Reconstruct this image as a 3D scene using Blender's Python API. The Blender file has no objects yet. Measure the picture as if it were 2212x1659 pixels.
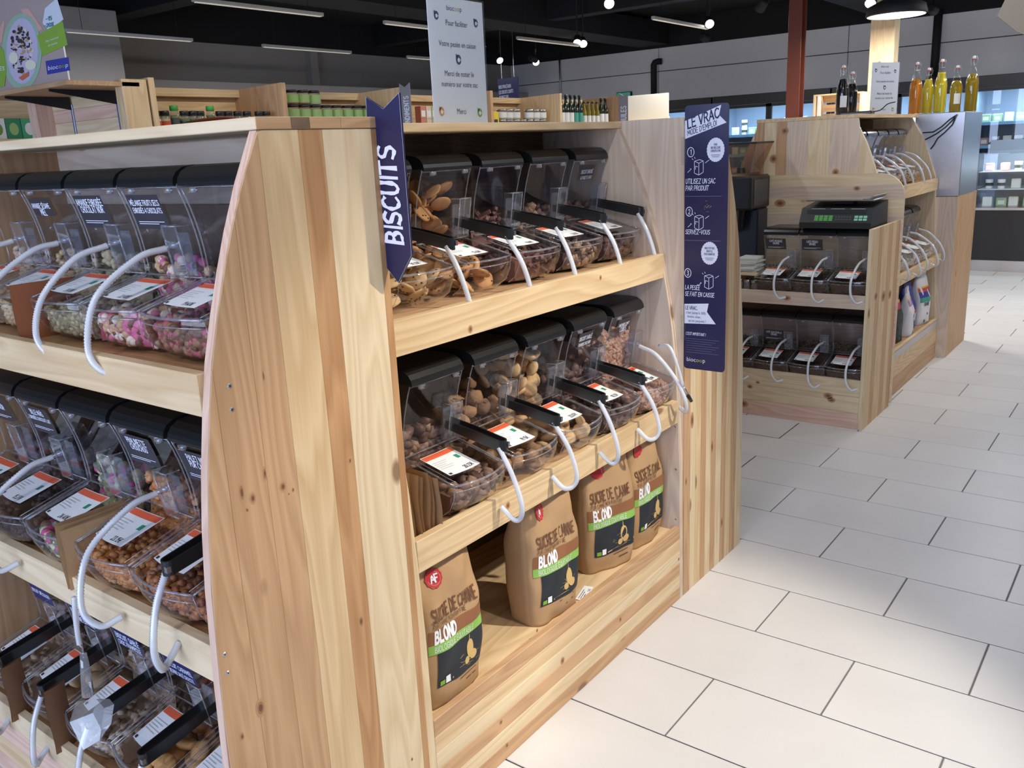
import bpy, bmesh, math, random
from mathutils import Vector, Matrix
random.seed(7)
SC = bpy.context.scene
COL = SC.collection

# ------------------------------------------------------------------ camera
W, H = 2212, 1659
FPX, CX, CY, CAMZ = 1887.7, 1106.0, 829.5, 1.485
yaw, pitch, roll = [math.radians(a) for a in (-37.69, 14.946, -2.713)]
_f = Vector((math.sin(yaw)*math.cos(pitch), math.cos(yaw)*math.cos(pitch), -math.sin(pitch)))
_r0 = Vector((math.cos(yaw), -math.sin(yaw), 0)); _u0 = _r0.cross(_f)
_r = math.cos(roll)*_r0 + math.sin(roll)*_u0
_u = -math.sin(roll)*_r0 + math.cos(roll)*_u0
cam = bpy.data.cameras.new('camera'); cam_o = bpy.data.objects.new('camera', cam); COL.objects.link(cam_o)
cam.sensor_width = 36; cam.lens = 36*FPX/W; cam.clip_start = 0.05; cam.clip_end = 60
m = Matrix((_r, _u, -_f)).transposed().to_4x4(); m.translation = (0, 0, CAMZ)
cam_o.matrix_world = m
SC.camera = cam_o
def ray(px, py): return _f*FPX + _r*(px-CX) - _u*(py-CY)
C0 = Vector((0, 0, CAMZ))
def at_x(px, py, x): d = ray(px, py); return C0 + d*(x/d.x)
def at_y(px, py, y): d = ray(px, py); return C0 + d*(y/d.y)

# ------------------------------------------------------------------ world, exposure
SC.view_settings.view_transform = 'Standard'; SC.view_settings.look = 'None'
SC.view_settings.gamma = 1; SC.view_settings.use_curve_mapping = False
SC.view_settings.exposure = -0.75
SC.cycles.transparent_max_bounces = 40
SC.cycles.max_bounces = 10
wd = bpy.data.worlds.new('world'); SC.world = wd; wd.use_nodes = True
wd.node_tree.nodes['Background'].inputs[0].default_value = (.62, .74, 1, 1)
wd.node_tree.nodes['Background'].inputs[1].default_value = .5

# ------------------------------------------------------------------ lights the room has, plus added wall washers
def area(name, loc, sx, sy, power, col, rot=(0, 0, 0), spread=math.pi):
    l = bpy.data.lights.new(name, 'AREA'); l.shape = 'RECTANGLE'; l.size = sx; l.size_y = sy
    l.energy = power; l.color = col; l.spread = spread
    o = bpy.data.objects.new(name, l); COL.objects.link(o); o.location = loc; o.rotation_euler = rot
    return o
def spot(name, loc, tgt, power, col, deg=60, blend=.5, r=.035):
    l = bpy.data.lights.new(name, 'SPOT'); l.energy = power; l.color = col
    l.spot_size = math.radians(deg); l.spot_blend = blend; l.shadow_soft_size = r
    o = bpy.data.objects.new(name, l); COL.objects.link(o); o.location = loc
    o.rotation_euler = (Vector(tgt)-Vector(loc)).to_track_quat('-Z', 'Y').to_euler()
    return o
# daylight through the shop window behind the camera (wall_front)
area('window_daylight', (-1.2, -4.35, 1.55), 6.6, 2.3, 600, (.56, .69, 1), (math.radians(90), 0, 0))
WARM = (1, .90, .74); NEUT = (1, .93, .84)
SPOTS = [  # (lamp position, target, power, colour, cone)
    ((.62, 2.45, 2.62), (-1.12, 1.58, .2), 760, (1, .92, .79), 54),
    ((.62, 1.55, 2.62), (-1.25, 1.45, .5), 150, WARM, 58),
    ((-.9, -.35, 2.62), (-1.75, .9, .75), 170, (.93, .92, 1), 75),
    ((-.9, 4.2, 2.62), (-1.35, 4.7, .6), 60, NEUT, 70),
    ((.62, 6.2, 2.62), (-1.4, 5.8, .9), 170, WARM, 60),
    ((-2.6, 2.2, 2.62), (-4.4, 3.0, 1.6), 110, WARM, 75),
    ((-2.6, 4.4, 2.62), (-4.4, 4.9, 1.6), 110, WARM, 75),
    ((-2.6, 6.6, 2.62), (-4.4, 6.5, 1.6), 120, WARM, 75),
    ((-3.3, 8.2, 2.62), (-4.7, 9.3, 1.5), 170, WARM, 60),
    ((-7.0, 9.9, 2.62), (-6.8, 12.5, 2.3), 36, NEUT, 120),  # this and the next three: unseen washers added to brighten the back wall
    ((-4.6, 9.9, 2.62), (-4.4, 12.5, 2.3), 36, NEUT, 120),
    ((-2.2, 9.9, 2.62), (-2.0, 12.5, 2.3), 36, NEUT, 120),
    ((.3, 9.9, 2.62), (.2, 12.5, 2.3), 36, NEUT, 120),
]
for i, (p, t, e, c, dg) in enumerate(SPOTS): spot('spot_beam', p, t, e, c, dg)
RAILS = [(-7.6, 4.0), (-7.6, 6.0), (-7.6, 8.1), (-5.78, 4.0), (-5.78, 5.9), (-5.78, 7.85), (-4.17, 7.8), (-2.6, 3.1), (-2.6, 5.2),
         (-.9, -1.5), (-.9, .6), (-.9, 2.9), (-.9, 5.4), (-.9, 7.8), (.8, -1.0), (.8, 1.2), (.8, 3.6), (.8, 5.8), (.8, 8.0)]
for (x, y) in RAILS: area('rail_glow', (x, y+.6, 2.595), .05, 1.15, 60 if y > 7.5 and x > -5 else 15, (.92, .94, 1))

# ------------------------------------------------------------------ materials
MATS = {}
def _new(name):
    mt = bpy.data.materials.new(name); mt.use_nodes = True; nt = mt.node_tree
    return mt, nt, nt.nodes['Principled BSDF']
def mat(name, col, rough=.5, metal=0, noise=0, nscale=20, spec=.5, bump=0, emit=0, coat=0):
    if name in MATS: return MATS[name]
    mt, nt, b = _new(name)
    b.inputs['Roughness'].default_value = rough; b.inputs['Metallic'].default_value = metal
    b.inputs['Specular IOR Level'].default_value = spec
    b.inputs['Base Color'].default_value = (*col, 1)
    b.inputs['Coat Weight'].default_value = coat
    if emit:
        b.inputs['Emission Color'].default_value = (*col, 1); b.inputs['Emission Strength'].default_value = emit
    if noise or bump:
        tc = nt.nodes.new('ShaderNodeTexCoord'); nz = nt.nodes.new('ShaderNodeTexNoise')
        nz.inputs['Scale'].default_value = nscale; nz.inputs['Detail'].default_value = 4
        nt.links.new(tc.outputs['Object'], nz.inputs['Vector'])
        if noise:
            mx = nt.nodes.new('ShaderNodeMix'); mx.data_type = 'RGBA'
            mx.inputs[6].default_value = (*[c*(1-noise) for c in col], 1); mx.inputs[7].default_value = (*[min(1, c*(1+noise)) for c in col], 1)
            nt.links.new(nz.outputs[0], mx.inputs[0]); nt.links.new(mx.outputs[2], b.inputs['Base Color'])
        if bump:
            bp = nt.nodes.new('ShaderNodeBump'); bp.inputs['Strength'].default_value = bump; bp.inputs['Distance'].default_value = .004
            nt.links.new(nz.outputs[0], bp.inputs['Height']); nt.links.new(bp.outputs[0], b.inputs['Normal'])
    MATS[name] = mt
    return mt
def clear(name, tint=(.95, .955, .97), gloss=1.0, haze=0.0, rough=.04, ior=1.45):
    if name in MATS: return MATS[name]
    mt, nt, b = _new(name); nt.nodes.remove(b)
    out = nt.nodes['Material Output']
    tr = nt.nodes.new('ShaderNodeBsdfTransparent'); tr.inputs[0].default_value = (*tint, 1)
    gl = nt.nodes.new('ShaderNodeBsdfGlossy'); gl.inputs['Roughness'].default_value = rough; gl.inputs['Color'].default_value = (1, 1, 1, 1)
    fr = nt.nodes.new('ShaderNodeFresnel'); ge = nt.nodes.new('ShaderNodeNewGeometry'); mr = nt.nodes.new('ShaderNodeMapRange')
    mr.inputs[3].default_value = ior; mr.inputs[4].default_value = 1/ior
    nt.links.new(ge.outputs['Backfacing'], mr.inputs[0]); nt.links.new(mr.outputs[0], fr.inputs[0])
    mu = nt.nodes.new('ShaderNodeMath'); mu.operation = 'MULTIPLY'; mu.inputs[1].default_value = gloss; mu.use_clamp = True
    mx = nt.nodes.new('ShaderNodeMixShader')
    nt.links.new(fr.outputs[0], mu.inputs[0]); nt.links.new(mu.outputs[0], mx.inputs[0])
    nt.links.new(gl.outputs[0], mx.inputs[2])
    if haze:
        df = nt.nodes.new('ShaderNodeBsdfDiffuse'); df.inputs[0].default_value = (.9, .92, .95, 1)
        m2 = nt.nodes.new('ShaderNodeMixShader'); m2.inputs[0].default_value = haze
        nt.links.new(tr.outputs[0], m2.inputs[1]); nt.links.new(df.outputs[0], m2.inputs[2]); nt.links.new(m2.outputs[0], mx.inputs[1])
    else:
        nt.links.new(tr.outputs[0], mx.inputs[1])
    nt.links.new(mx.outputs[0], out.inputs[0])
    MATS[name] = mt
    return mt
def wood(kind, axis):
    """pine with growth rings stretched along an axis"""
    name = 'pine_%s_%s' % (kind, axis)
    if name in MATS: return MATS[name]
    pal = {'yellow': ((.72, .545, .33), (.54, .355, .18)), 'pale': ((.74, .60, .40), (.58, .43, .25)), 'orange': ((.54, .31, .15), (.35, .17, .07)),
           'tan': ((.57, .36, .20), (.40, .23, .115)), 'pink': ((.74, .52, .40), (.56, .34, .24)), 'brown': ((.20, .135, .085), (.14, .085, .05)), 'grey': ((.66, .54, .43), (.52, .39, .29))}  # 'brown' is darkened to put the shade behind the bins into the back boards
    c1, c2 = pal[kind]
    mt, nt, b = _new(name); N = nt.nodes; L = nt.links
    b.inputs['Roughness'].default_value = .52; b.inputs['Specular IOR Level'].default_value = .35
    tc = N.new('ShaderNodeTexCoord'); oi = N.new('ShaderNodeObjectInfo')
    ad = N.new('ShaderNodeVectorMath'); ad.operation = 'MULTIPLY_ADD'
    cmb = N.new('ShaderNodeCombineXYZ')
    for i in range(3): L.new(oi.outputs['Random'], cmb.inputs[i])
    L.new(cmb.outputs[0], ad.inputs[0]); ad.inputs[1].default_value = (7.3, 11.9, 5.1); L.new(tc.outputs['Object'], ad.inputs[2])
    def mapped(along, across):
        mp = N.new('ShaderNodeMapping'); s = [across]*3; s['XYZ'.index(axis)] = along
        mp.inputs['Scale'].default_value = s; L.new(ad.outputs[0], mp.inputs[0]); return mp
    def math_(op, a, bb, clamp=False):
        n = N.new('ShaderNodeMath'); n.operation = op; n.use_clamp = clamp
        for i, v in enumerate((a, bb)):
            if isinstance(v, (int, float)): n.inputs[i].default_value = v
            elif v is not None: L.new(v, n.inputs[i])
        return n.outputs[0]
    n1 = N.new('ShaderNodeTexNoise'); n1.inputs['Scale'].default_value = 1; n1.inputs['Detail'].default_value = 2.2; n1.inputs['Roughness'].default_value = .42
    L.new(mapped(.75, 7.5).outputs[0], n1.inputs['Vector'])
    ring = math_('FRACT', math_('MULTIPLY', n1.outputs[0], 15), 0)
    rp = N.new('ShaderNodeValToRGB'); cr = rp.color_ramp
    cr.elements[0].position = 0; cr.elements[0].color = (0, 0, 0, 1); cr.elements[1].position = 1; cr.elements[1].color = (.05, .05, .05, 1)
    e = cr.elements.new(.72); e.color = (.75, .75, .75, 1)
    L.new(ring, rp.inputs[0])
    n2 = N.new('ShaderNodeTexNoise'); n2.inputs['Scale'].default_value = 1; n2.inputs['Detail'].default_value = 2
    L.new(mapped(5, 190).outputs[0], n2.inputs['Vector'])
    n3 = N.new('ShaderNodeTexNoise'); n3.inputs['Scale'].default_value = 1; n3.inputs['Detail'].default_value = 1
    L.new(mapped(.5, 3.2).outputs[0], n3.inputs['Vector'])
    fac = math_('ADD', math_('MULTIPLY', rp.outputs[0], .85), math_('MULTIPLY', math_('SUBTRACT', n2.outputs[0], .45), .6), True)
    fac = math_('ADD', fac, math_('MULTIPLY', math_('SUBTRACT', n3.outputs[0], .5), .5), True)
    mx = N.new('ShaderNodeMix'); mx.data_type = 'RGBA'; mx.inputs[6].default_value = (*c1, 1); mx.inputs[7].default_value = (*c2, 1)
    L.new(fac, mx.inputs[0])
    vo = N.new('ShaderNodeTexVoronoi'); vo.inputs['Scale'].default_value = 1; L.new(mapped(2.6, 5.2).outputs[0], vo.inputs['Vector'])
    kn = N.new('ShaderNodeMapRange'); kn.inputs[1].default_value = .045; kn.inputs[2].default_value = .085; kn.inputs[3].default_value = 1; kn.inputs[4].default_value = 0
    L.new(vo.outputs['Distance'], kn.inputs[0])
    sep = N.new('ShaderNodeSeparateColor'); L.new(vo.outputs['Color'], sep.inputs[0])
    kmask = math_('MULTIPLY', kn.outputs[0], math_('GREATER_THAN', sep.outputs[0], .45))
    mk = N.new('ShaderNodeMix'); mk.data_type = 'RGBA'; mk.inputs[7].default_value = (.20, .095, .045, 1)
    L.new(math_('MULTIPLY', kmask, .85), mk.inputs[0]); L.new(mx.outputs[2], mk.inputs[6])
    L.new(mk.outputs[2], b.inputs['Base Color'])
    bp = N.new('ShaderNodeBump'); bp.inputs['Strength'].default_value = .12; bp.inputs['Distance'].default_value = .002
    L.new(n2.outputs[0], bp.inputs['Height']); L.new(bp.outputs[0], b.inputs['Normal'])
    MATS[name] = mt
    return mt
BLACK = mat('black_plastic', (.012, .013, .014), .28)
BLACKM = mat('black_matt', (.012, .012, .013), .7)
WHITEP = mat('white_paper', (.86, .87, .88), .6)
RED = mat('orange_red_print', (.80, .13, .05), .6)
GREENP = mat('green_print', (.02, .30, .17), .6)
INK = mat('dark_ink', (.03, .03, .04), .7)
GREYI = mat('grey_ink', (.45, .46, .48), .7)
NAVY = mat('navy_print', (.016, .015, .066), .35)
NAVYL = mat('navy_label', (.02, .025, .12), .4)
SLATE = mat('slate_label', (.035, .032, .04), .4)
LETTER = mat('white_letter', (.80, .82, .95), .6)
CLEAR = clear('clear_plastic')
EDGE = clear('plastic_edge', (.86, .88, .94), 2.2, .10, .08)
CORD = clear('cord_plastic', (.85, .87, .92), 1.6, .62, .12)
POCK = clear('pocket_plastic', (.88, .90, .96), 2.0, .04, .05)
GLASS = clear('pane_glass', (.93, .96, .97), 1.0, 0, .01)
STEEL = mat('brushed_steel', (.56, .56, .58), .32, 1, .08, 60)
METAL = mat('screw_metal', (.55, .55, .56), .3, 1)
KRAFT = mat('kraft_paper', (.45, .285, .15), .75, 0, .12, 16, .2, .9)
KRAFTD = mat('kraft_dark', (.23, .12, .065), .8, 0, .15, 18, .2)

# ------------------------------------------------------------------ mesh helpers
class MB:
    def __init__(s): s.v = []; s.f = []; s.mi = []; s.cur = 0
    def add(s, vs, fs):
        o = len(s.v); s.v += [tuple(v) for v in vs]; s.f += [tuple(i+o for i in f) for f in fs]; s.mi += [s.cur]*len(fs); return s
    def box(s, x0, x1, y0, y1, z0, z1):
        vs = [(x, y, z) for x in (x0, x1) for y in (y0, y1) for z in (z0, z1)]
        return s.add(vs, [(0, 1, 3, 2), (4, 6, 7, 5), (0, 4, 5, 1), (2, 3, 7, 6), (0, 2, 6, 4), (1, 5, 7, 3)])
    def cbox(s, x0, x1, y0, y1, z0, z1, c):
        """box with chamfered edges"""
        vs = []; idx = {}
        for ix, x in enumerate((x0, x1)):
            for iy, y in enumerate((y0, y1)):
                for iz, z in enumerate((z0, z1)):
                    sx, sy, sz = (1-2*ix)*c, (1-2*iy)*c, (1-2*iz)*c
                    for k, p in enumerate(((x, y+sy, z+sz), (x+sx, y, z+sz), (x+sx, y+sy, z))):
                        idx[(ix, iy, iz, k)] = len(vs); vs.append(p)
        g = lambda *a: idx[a]
        fs = [tuple(g(i, a, b, 0) for a, b in ((0, 0), (0, 1), (1, 1), (1, 0))) for i in (0, 1)]
        fs += [tuple(g(a, i, b, 1) for a, b in ((0, 0), (0, 1), (1, 1), (1, 0))) for i in (0, 1)]
        fs += [tuple(g(a, b, i, 2) for a, b in ((0, 0), (0, 1), (1, 1), (1, 0))) for i in (0, 1)]
        for a in (0, 1):
            for b in (0, 1):
                fs += [(g(0, a, b, 1), g(1, a, b, 1), g(1, a, b, 2), g(0, a, b, 2)), (g(a, 0, b, 0), g(a, 1, b, 0), g(a, 1, b, 2), g(a, 0, b, 2)), (g(a, b, 0, 0), g(a, b, 1, 0), g(a, b, 1, 1), g(a, b, 0, 1))]
                for c_ in (0, 1): fs.append((g(a, b, c_, 0), g(a, b, c_, 1), g(a, b, c_, 2)))
        return s.add(vs, fs)
    def prism(s, poly, a0, a1, fn):
        """poly of 2D points, fn(p, a) -> 3D"""
        n = len(poly); vs = [fn(p, a0) for p in poly]+[fn(p, a1) for p in poly]
        return s.add(vs, [tuple(range(n)), tuple(range(2*n-1, n-1, -1))]+[(i, (i+1) % n, n+(i+1) % n, n+i) for i in range(n)])
    def lathe(s, prof, seg=16, c=(0, 0, 0), cap=True):
        n = len(prof); vs = []
        for k in range(seg):
            a = 2*math.pi*k/seg
            vs += [(c[0]+r*math.cos(a), c[1]+r*math.sin(a), c[2]+z) for r, z in prof]
        fs = [(k*n+i, ((k+1) % seg)*n+i, ((k+1) % seg)*n+i+1, k*n+i+1) for k in range(seg) for i in range(n-1)]
        if cap: fs += [tuple(k*n for k in range(seg-1, -1, -1)), tuple(k*n+n-1 for k in range(seg))]
        return s.add(vs, fs)
    def tube(s, pts, r, seg=8, closed=False):
        pts = [Vector(p) for p in pts]; n = len(pts); vs = []; fs = []
        t0 = (pts[1]-pts[0]).normalized(); up = Vector((0, 0, 1)) if abs(t0.z) < .9 else Vector((1, 0, 0))
        nrm = t0.cross(up).normalized()
        for i, p in enumerate(pts):
            t = ((pts[min(i+1, n-1)]-pts[max(i-1, 0)])).normalized()
            nrm = (nrm-t*nrm.dot(t)).normalized(); bn = t.cross(nrm)
            rr = r(i) if callable(r) else r
            vs += [p+(nrm*math.cos(2*math.pi*k/seg)+bn*math.sin(2*math.pi*k/seg))*rr for k in range(seg)]
        for i in range(n-1):
            fs += [(i*seg+k, i*seg+(k+1) % seg, (i+1)*seg+(k+1) % seg, (i+1)*seg+k) for k in range(seg)]
        fs += [tuple(range(seg-1, -1, -1)), tuple((n-1)*seg+k for k in range(seg))]
        return s.add(vs, fs)
    def grid(s, fn, nu, nv):
        vs = [fn(i/nu, j/nv) for j in range(nv+1) for i in range(nu+1)]
        return s.add(vs, [(j*(nu+1)+i, j*(nu+1)+i+1, (j+1)*(nu+1)+i+1, (j+1)*(nu+1)+i) for j in range(nv) for i in range(nu)])
    def ellipsoid(s, c, r, seg=8, rings=5, rot=None, jit=0):
        vs = []
        for j in range(rings+1):
            th = math.pi*j/rings
            for k in range(seg):
                a = 2*math.pi*k/seg; q = 1+random.uniform(-jit, jit)
                p = Vector((r[0]*math.sin(th)*math.cos(a)*q, r[1]*math.sin(th)*math.sin(a)*q, r[2]*math.cos(th)*q))
                if rot: p = rot @ p
                vs.append(p+Vector(c))
        return s.add(vs, [(j*seg+k, (j+1)*seg+k, (j+1)*seg+(k+1) % seg, j*seg+(k+1) % seg) for j in range(rings) for k in range(seg)])
    def mesh(s, name, mats, smooth=False):
        me = bpy.data.meshes.new(name); me.from_pydata(s.v, [], s.f); me.validate()
        for mm in (mats if isinstance(mats, (list, tuple)) else [mats]): me.materials.append(mm)
        if len(s.mi) == len(me.polygons): me.polygons.foreach_set('material_index', s.mi)
        if smooth: me.polygons.foreach_set('use_smooth', [True]*len(me.polygons))
        me.update()
        return me
def link(name, me, parent=None, loc=None, rz=0):
    o = bpy.data.objects.new(name, me); COL.objects.link(o)
    if parent: o.parent = parent
    if loc: o.location = loc
    if rz: o.rotation_euler.z = rz
    return o
def tag(o, label=None, cat=None, group=None, kind=None):
    if label: o['label'] = label
    if cat: o['category'] = cat
    if group: o['group'] = group
    if kind: o['kind'] = kind
    return o
def thing(name, label, cat, loc=(0, 0, 0), rz=0, group=None):
    return tag(link(name, None, None, loc, rz), label, cat, group)
def wpart(name, mb, mats, parent, smooth=False):
    """mesh given in world coordinates; parent is an unrotated empty (or a child placed at its origin)"""
    q = parent; off = Vector((0, 0, 0))
    while q: off += q.location; q = q.parent
    mb.v = [tuple(Vector(v)-off) for v in mb.v]
    return link(name, mb.mesh(name, mats, smooth), parent)
def part(name, mb, mats, parent, smooth=False):
    return link(name, mb.mesh(name, mats, smooth), parent)
def single(name, mb, mats, label, cat, base, group=None, kind=None, smooth=False):
    """one-mesh thing given in world coordinates, origin moved to base"""
    mb.v = [tuple(Vector(v)-Vector(base)) for v in mb.v]
    return tag(link(name, mb.mesh(name, mats, smooth), None, base), label, cat, group, kind)
def bx(*a): return MB().box(*a)
def cb(*a): return MB().cbox(*a)

# ------------------------------------------------------------------ lettering
ST = {'A': [[(0, 0), (.32, 1), (.64, 0)], [(.12, .35), (.52, .35)]], 'B': [[(.03, 0), (.05, 1), (.4, .95), (.5, .76), (.38, .55), (.06, .52)], [(.38, .55), (.56, .32), (.46, .06), (.03, 0)]],
      'C': [[(.58, .86), (.36, 1), (.12, .82), (.03, .45), (.14, .12), (.38, 0), (.6, .14)]], 'D': [[(.04, 0), (.04, 1), (.34, .94), (.56, .62), (.52, .26), (.3, .03), (.04, 0)]],
      'E': [[(.52, 1), (.04, 1), (.04, 0), (.54, 0)], [(.04, .52), (.44, .52)]], 'F': [[(.52, 1), (.04, 1), (.04, 0)], [(.04, .52), (.42, .52)]],
      'G': [[(.58, .86), (.36, 1), (.12, .82), (.03, .45), (.14, .12), (.4, 0), (.6, .14), (.6, .44), (.38, .44)]], 'H': [[(.04, 0), (.04, 1)], [(.56, 0), (.56, 1)], [(.04, .5), (.56, .5)]],
      'I': [[(.08, 0), (.08, 1)]], 'J': [[(.42, 1), (.42, .2), (.26, 0), (.04, .14)]], 'K': [[(.04, 0), (.04, 1)], [(.54, 1), (.06, .46), (.56, 0)]], 'L': [[(.04, 1), (.04, 0), (.5, 0)]],
      'M': [[(.02, 0), (.1, 1), (.38, .3), (.66, 1), (.74, 0)]], 'N': [[(.04, 0), (.04, 1), (.56, 0), (.56, 1)]], 'O': [[(.3, 1), (.08, .8), (.02, .45), (.12, .1), (.32, 0), (.54, .15), (.6, .52), (.52, .86), (.3, 1)]],
      'P': [[(.04, 0), (.04, 1), (.4, .96), (.52, .72), (.4, .48), (.06, .44)]], 'Q': [[(.3, 1), (.08, .8), (.02, .45), (.12, .1), (.32, 0), (.54, .15), (.6, .52), (.52, .86), (.3, 1)], [(.36, .25), (.64, -.08)]],
      'R': [[(.04, 0), (.04, 1), (.4, .96), (.52, .74), (.4, .52), (.06, .48)], [(.26, .5), (.58, 0)]], 'S': [[(.54, .88), (.3, 1), (.07, .84), (.1, .6), (.46, .42), (.54, .2), (.36, 0), (.02, .12)]],
      'T': [[(0, 1), (.6, 1)], [(.3, 1), (.3, 0)]], 'U': [[(.04, 1), (.05, .25), (.22, 0), (.42, .05), (.55, .3), (.56, 1)]], 'V': [[(0, 1), (.3, 0), (.6, 1)]], 'W': [[(0, 1), (.18, 0), (.4, .7), (.62, 0), (.8, 1)]],
      'X': [[(.02, 1), (.56, 0)], [(.56, 1), (.02, 0)]], 'Y': [[(0, 1), (.28, .5), (.56, 1)], [(.28, .5), (.28, 0)]], 'Z': [[(.02, 1), (.56, 1), (.02, 0), (.58, 0)]],
      '0': [[(.28, 1), (.06, .75), (.06, .25), (.28, 0), (.5, .25), (.5, .75), (.28, 1)]], '1': [[(.08, .8), (.28, 1), (.28, 0)]], '2': [[(.05, .8), (.28, 1), (.5, .8), (.44, .5), (.04, 0), (.54, 0)]],
      '3': [[(.06, .92), (.34, 1), (.5, .78), (.26, .54), (.52, .3), (.34, 0), (.04, .08)]], '4': [[(.42, 0), (.42, 1), (.03, .3), (.56, .3)]], '5': [[(.5, 1), (.1, 1), (.07, .58), (.36, .6), (.52, .32), (.34, 0), (.04, .06)]],
      '6': [[(.46, .95), (.18, .75), (.05, .3), (.26, 0), (.5, .26), (.3, .52), (.08, .34)]], '7': [[(.04, 1), (.54, 1), (.2, 0)]], '8': [[(.28, .54), (.08, .76), (.28, 1), (.48, .76), (.28, .54), (.04, .26), (.28, 0), (.53, .26), (.28, .54)]],
      '9': [[(.48, .66), (.26, .48), (.06, .74), (.28, 1), (.5, .74), (.42, .2), (.2, 0)]], '.': [[(.06, 0), (.1, .06)]], ',': [[(.1, .08), (.04, -.14)]], '-': [[(.04, .46), (.4, .46)]], "'": [[(.08, 1), (.06, .78)]],
      '!': [[(.08, 1), (.08, .32)], [(.07, 0), (.1, .06)]], '%': [[(.6, 1), (.06, 0)], [(.1, .8), (.18, .98), (.26, .8), (.18, .64), (.1, .8)], [(.42, .2), (.5, .36), (.58, .2), (.5, .04), (.42, .2)]],
      '€': [[(.56, .88), (.36, 1), (.16, .78), (.14, .24), (.34, 0), (.56, .12)], [(0, .6), (.42, .6)], [(0, .42), (.4, .42)]], '>': [[(0, .9), (.4, .5), (0, .1)]]}
ACC = {'É': 'E', 'È': 'E', 'Ï': 'I', 'À': 'A', 'Ê': 'E'}
def stroke(text, h, wt=.13, slant=0, track=.16, rough=0, condense=1.0):
    """hand-lettered capitals: list of quads (u,v), left aligned at 0; returns (quads, width)"""
    q = []; x = 0; sid = 0
    for ch in text:
        if ch == ' ': x += .34*condense; continue
        base = ACC.get(ch, ch); st = [list(s) for s in ST.get(base, [])]
        wch = max([p[0] for s in st for p in s] or [.4])
        if ch in 'ÉÀÈ': st.append([(.22, 1.13), (.42, 1.3)] if ch == 'É' else [(.2, 1.3), (.4, 1.13)])
        if ch == 'Ê': st.append([(.14, 1.13), (.28, 1.28), (.42, 1.13)])
        if ch == 'Ï': st += [[(-.04, 1.15), (.0, 1.23)], [(.16, 1.15), (.2, 1.23)]]
        st2 = []
        for s in st:
            cur = [s[0]]
            for i in range(1, len(s)):
                cur.append(s[i])
                if i < len(s)-1 and (Vector(s[i])-Vector(s[i-1])).normalized().dot((Vector(s[i+1])-Vector(s[i])).normalized()) < .25: st2.append(cur); cur = [s[i]]
            st2.append(cur)
        for s in st2:
            if len(s) > 2 and h > .008:
                cl_ = s[0] == s[-1]; PP = [Vector(p) for p in s]; ex = [PP[-2] if cl_ else PP[0]*2-PP[1]]+PP+[PP[1] if cl_ else PP[-1]*2-PP[-2]]; sm = []
                for i in range(1, len(ex)-2):
                    for t in (0, .33, .67): a_, b_, c_, d_ = ex[i-1:i+3]; sm.append(tuple(.5*((2*b_)+(c_-a_)*t+(2*a_-5*b_+4*c_-d_)*t*t+(3*b_-3*c_+d_-a_)*t**3)))
                s = sm+[s[-1]]
            n = len(s); closed = n > 2 and s[0] == s[-1]
            P = [Vector(p) for p in s]; ed = []
            ws = [wt/2*(1+random.uniform(-rough, rough)) for _ in P]
            if closed: ws[-1] = ws[0]
            for i in range(n):
                t0 = (P[i]-P[i-1]).normalized() if i else ((P[-1]-P[-2]).normalized() if closed else None)
                t1 = (P[i+1]-P[i]).normalized() if i < n-1 else ((P[1]-P[0]).normalized() if closed else None)
                t0 = t0 or t1; t1 = t1 or t0
                n0, n1 = Vector((-t0.y, t0.x)), Vector((-t1.y, t1.x)); mt = n0+n1
                mt = mt.normalized() if mt.length > .2 else n0
                k = ws[i]/max(.55, mt.dot(n0)); c = P[i].copy()
                if not closed and i == 0: c -= t1*wt*.4
                if not closed and i == n-1: c += t0*wt*.4
                ed.append((c+mt*k, c-mt*k))
            for (l0, r0), (l1, r1) in zip(ed, ed[1:]):
                q.append((len(q)//1, [((x+p.x*condense+p.y*slant)*h, p.y*h) for p in (l0, r0, r1, l1)], sid))
            sid += 1
        x += wch*condense+track
    return q, max(0, (x-track))*h
_fc = {}
def glyphs(text, h):
    """flat text from the built-in font: (verts, faces, width)"""
    k = text
    if k not in _fc:
        c = bpy.data.curves.new('t', 'FONT'); c.body = text; c.size = 1; c.resolution_u = 2
        o = bpy.data.objects.new('t', c); me = bpy.data.meshes.new_from_object(o)
        _fc[k] = ([(v.co.x, v.co.y) for v in me.vertices], [tuple(p.vertices) for p in me.polygons])
        bpy.data.objects.remove(o); bpy.data.curves.remove(c); bpy.data.meshes.remove(me)
    vs, fs = _fc[k]; s = h/.72
    w = max([v[0] for v in vs] or [0])*s
    return [(x*s, y*s) for x, y in vs], fs, w
def put_stroke(mb, text, h, at, fn, align='c', **kw):
    q, w = stroke(text, h, **kw); ox = at[0]-(w/2 if align == 'c' else 0)
    for _, quad, sid in q:
        pts = [Vector(fn(u+ox, v+at[1])) for u, v in quad]
        nn = (pts[1]-pts[0]).cross(pts[3]-pts[0]); o = nn.normalized()*(6e-5*(sid % 3)) if nn.length > 0 else Vector()
        if (Vector(fn(quad[0][0]+ox+1e-3, quad[0][1]+at[1]))-Vector(fn(quad[0][0]+ox, quad[0][1]+at[1]))).cross(Vector(fn(quad[0][0]+ox, quad[0][1]+at[1]+1e-3))-Vector(fn(quad[0][0]+ox, quad[0][1]+at[1]))).dot(nn) < 0: o = -o
        mb.add([p+o for p in pts], [(0, 1, 2, 3)])
    return w
def put_text(mb, text, h, at, fn, align='c', xs=1.0):
    vs, fs, w = glyphs(text, h); ox = at[0]-(w*xs/2 if align == 'c' else 0)
    mb.add([fn(u*xs+ox, v+at[1]) for u, v in vs], fs)
    return w
def put_poly(mb, pts, fn): return mb.add([fn(*p) for p in pts], [tuple(range(len(pts)))])
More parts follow.
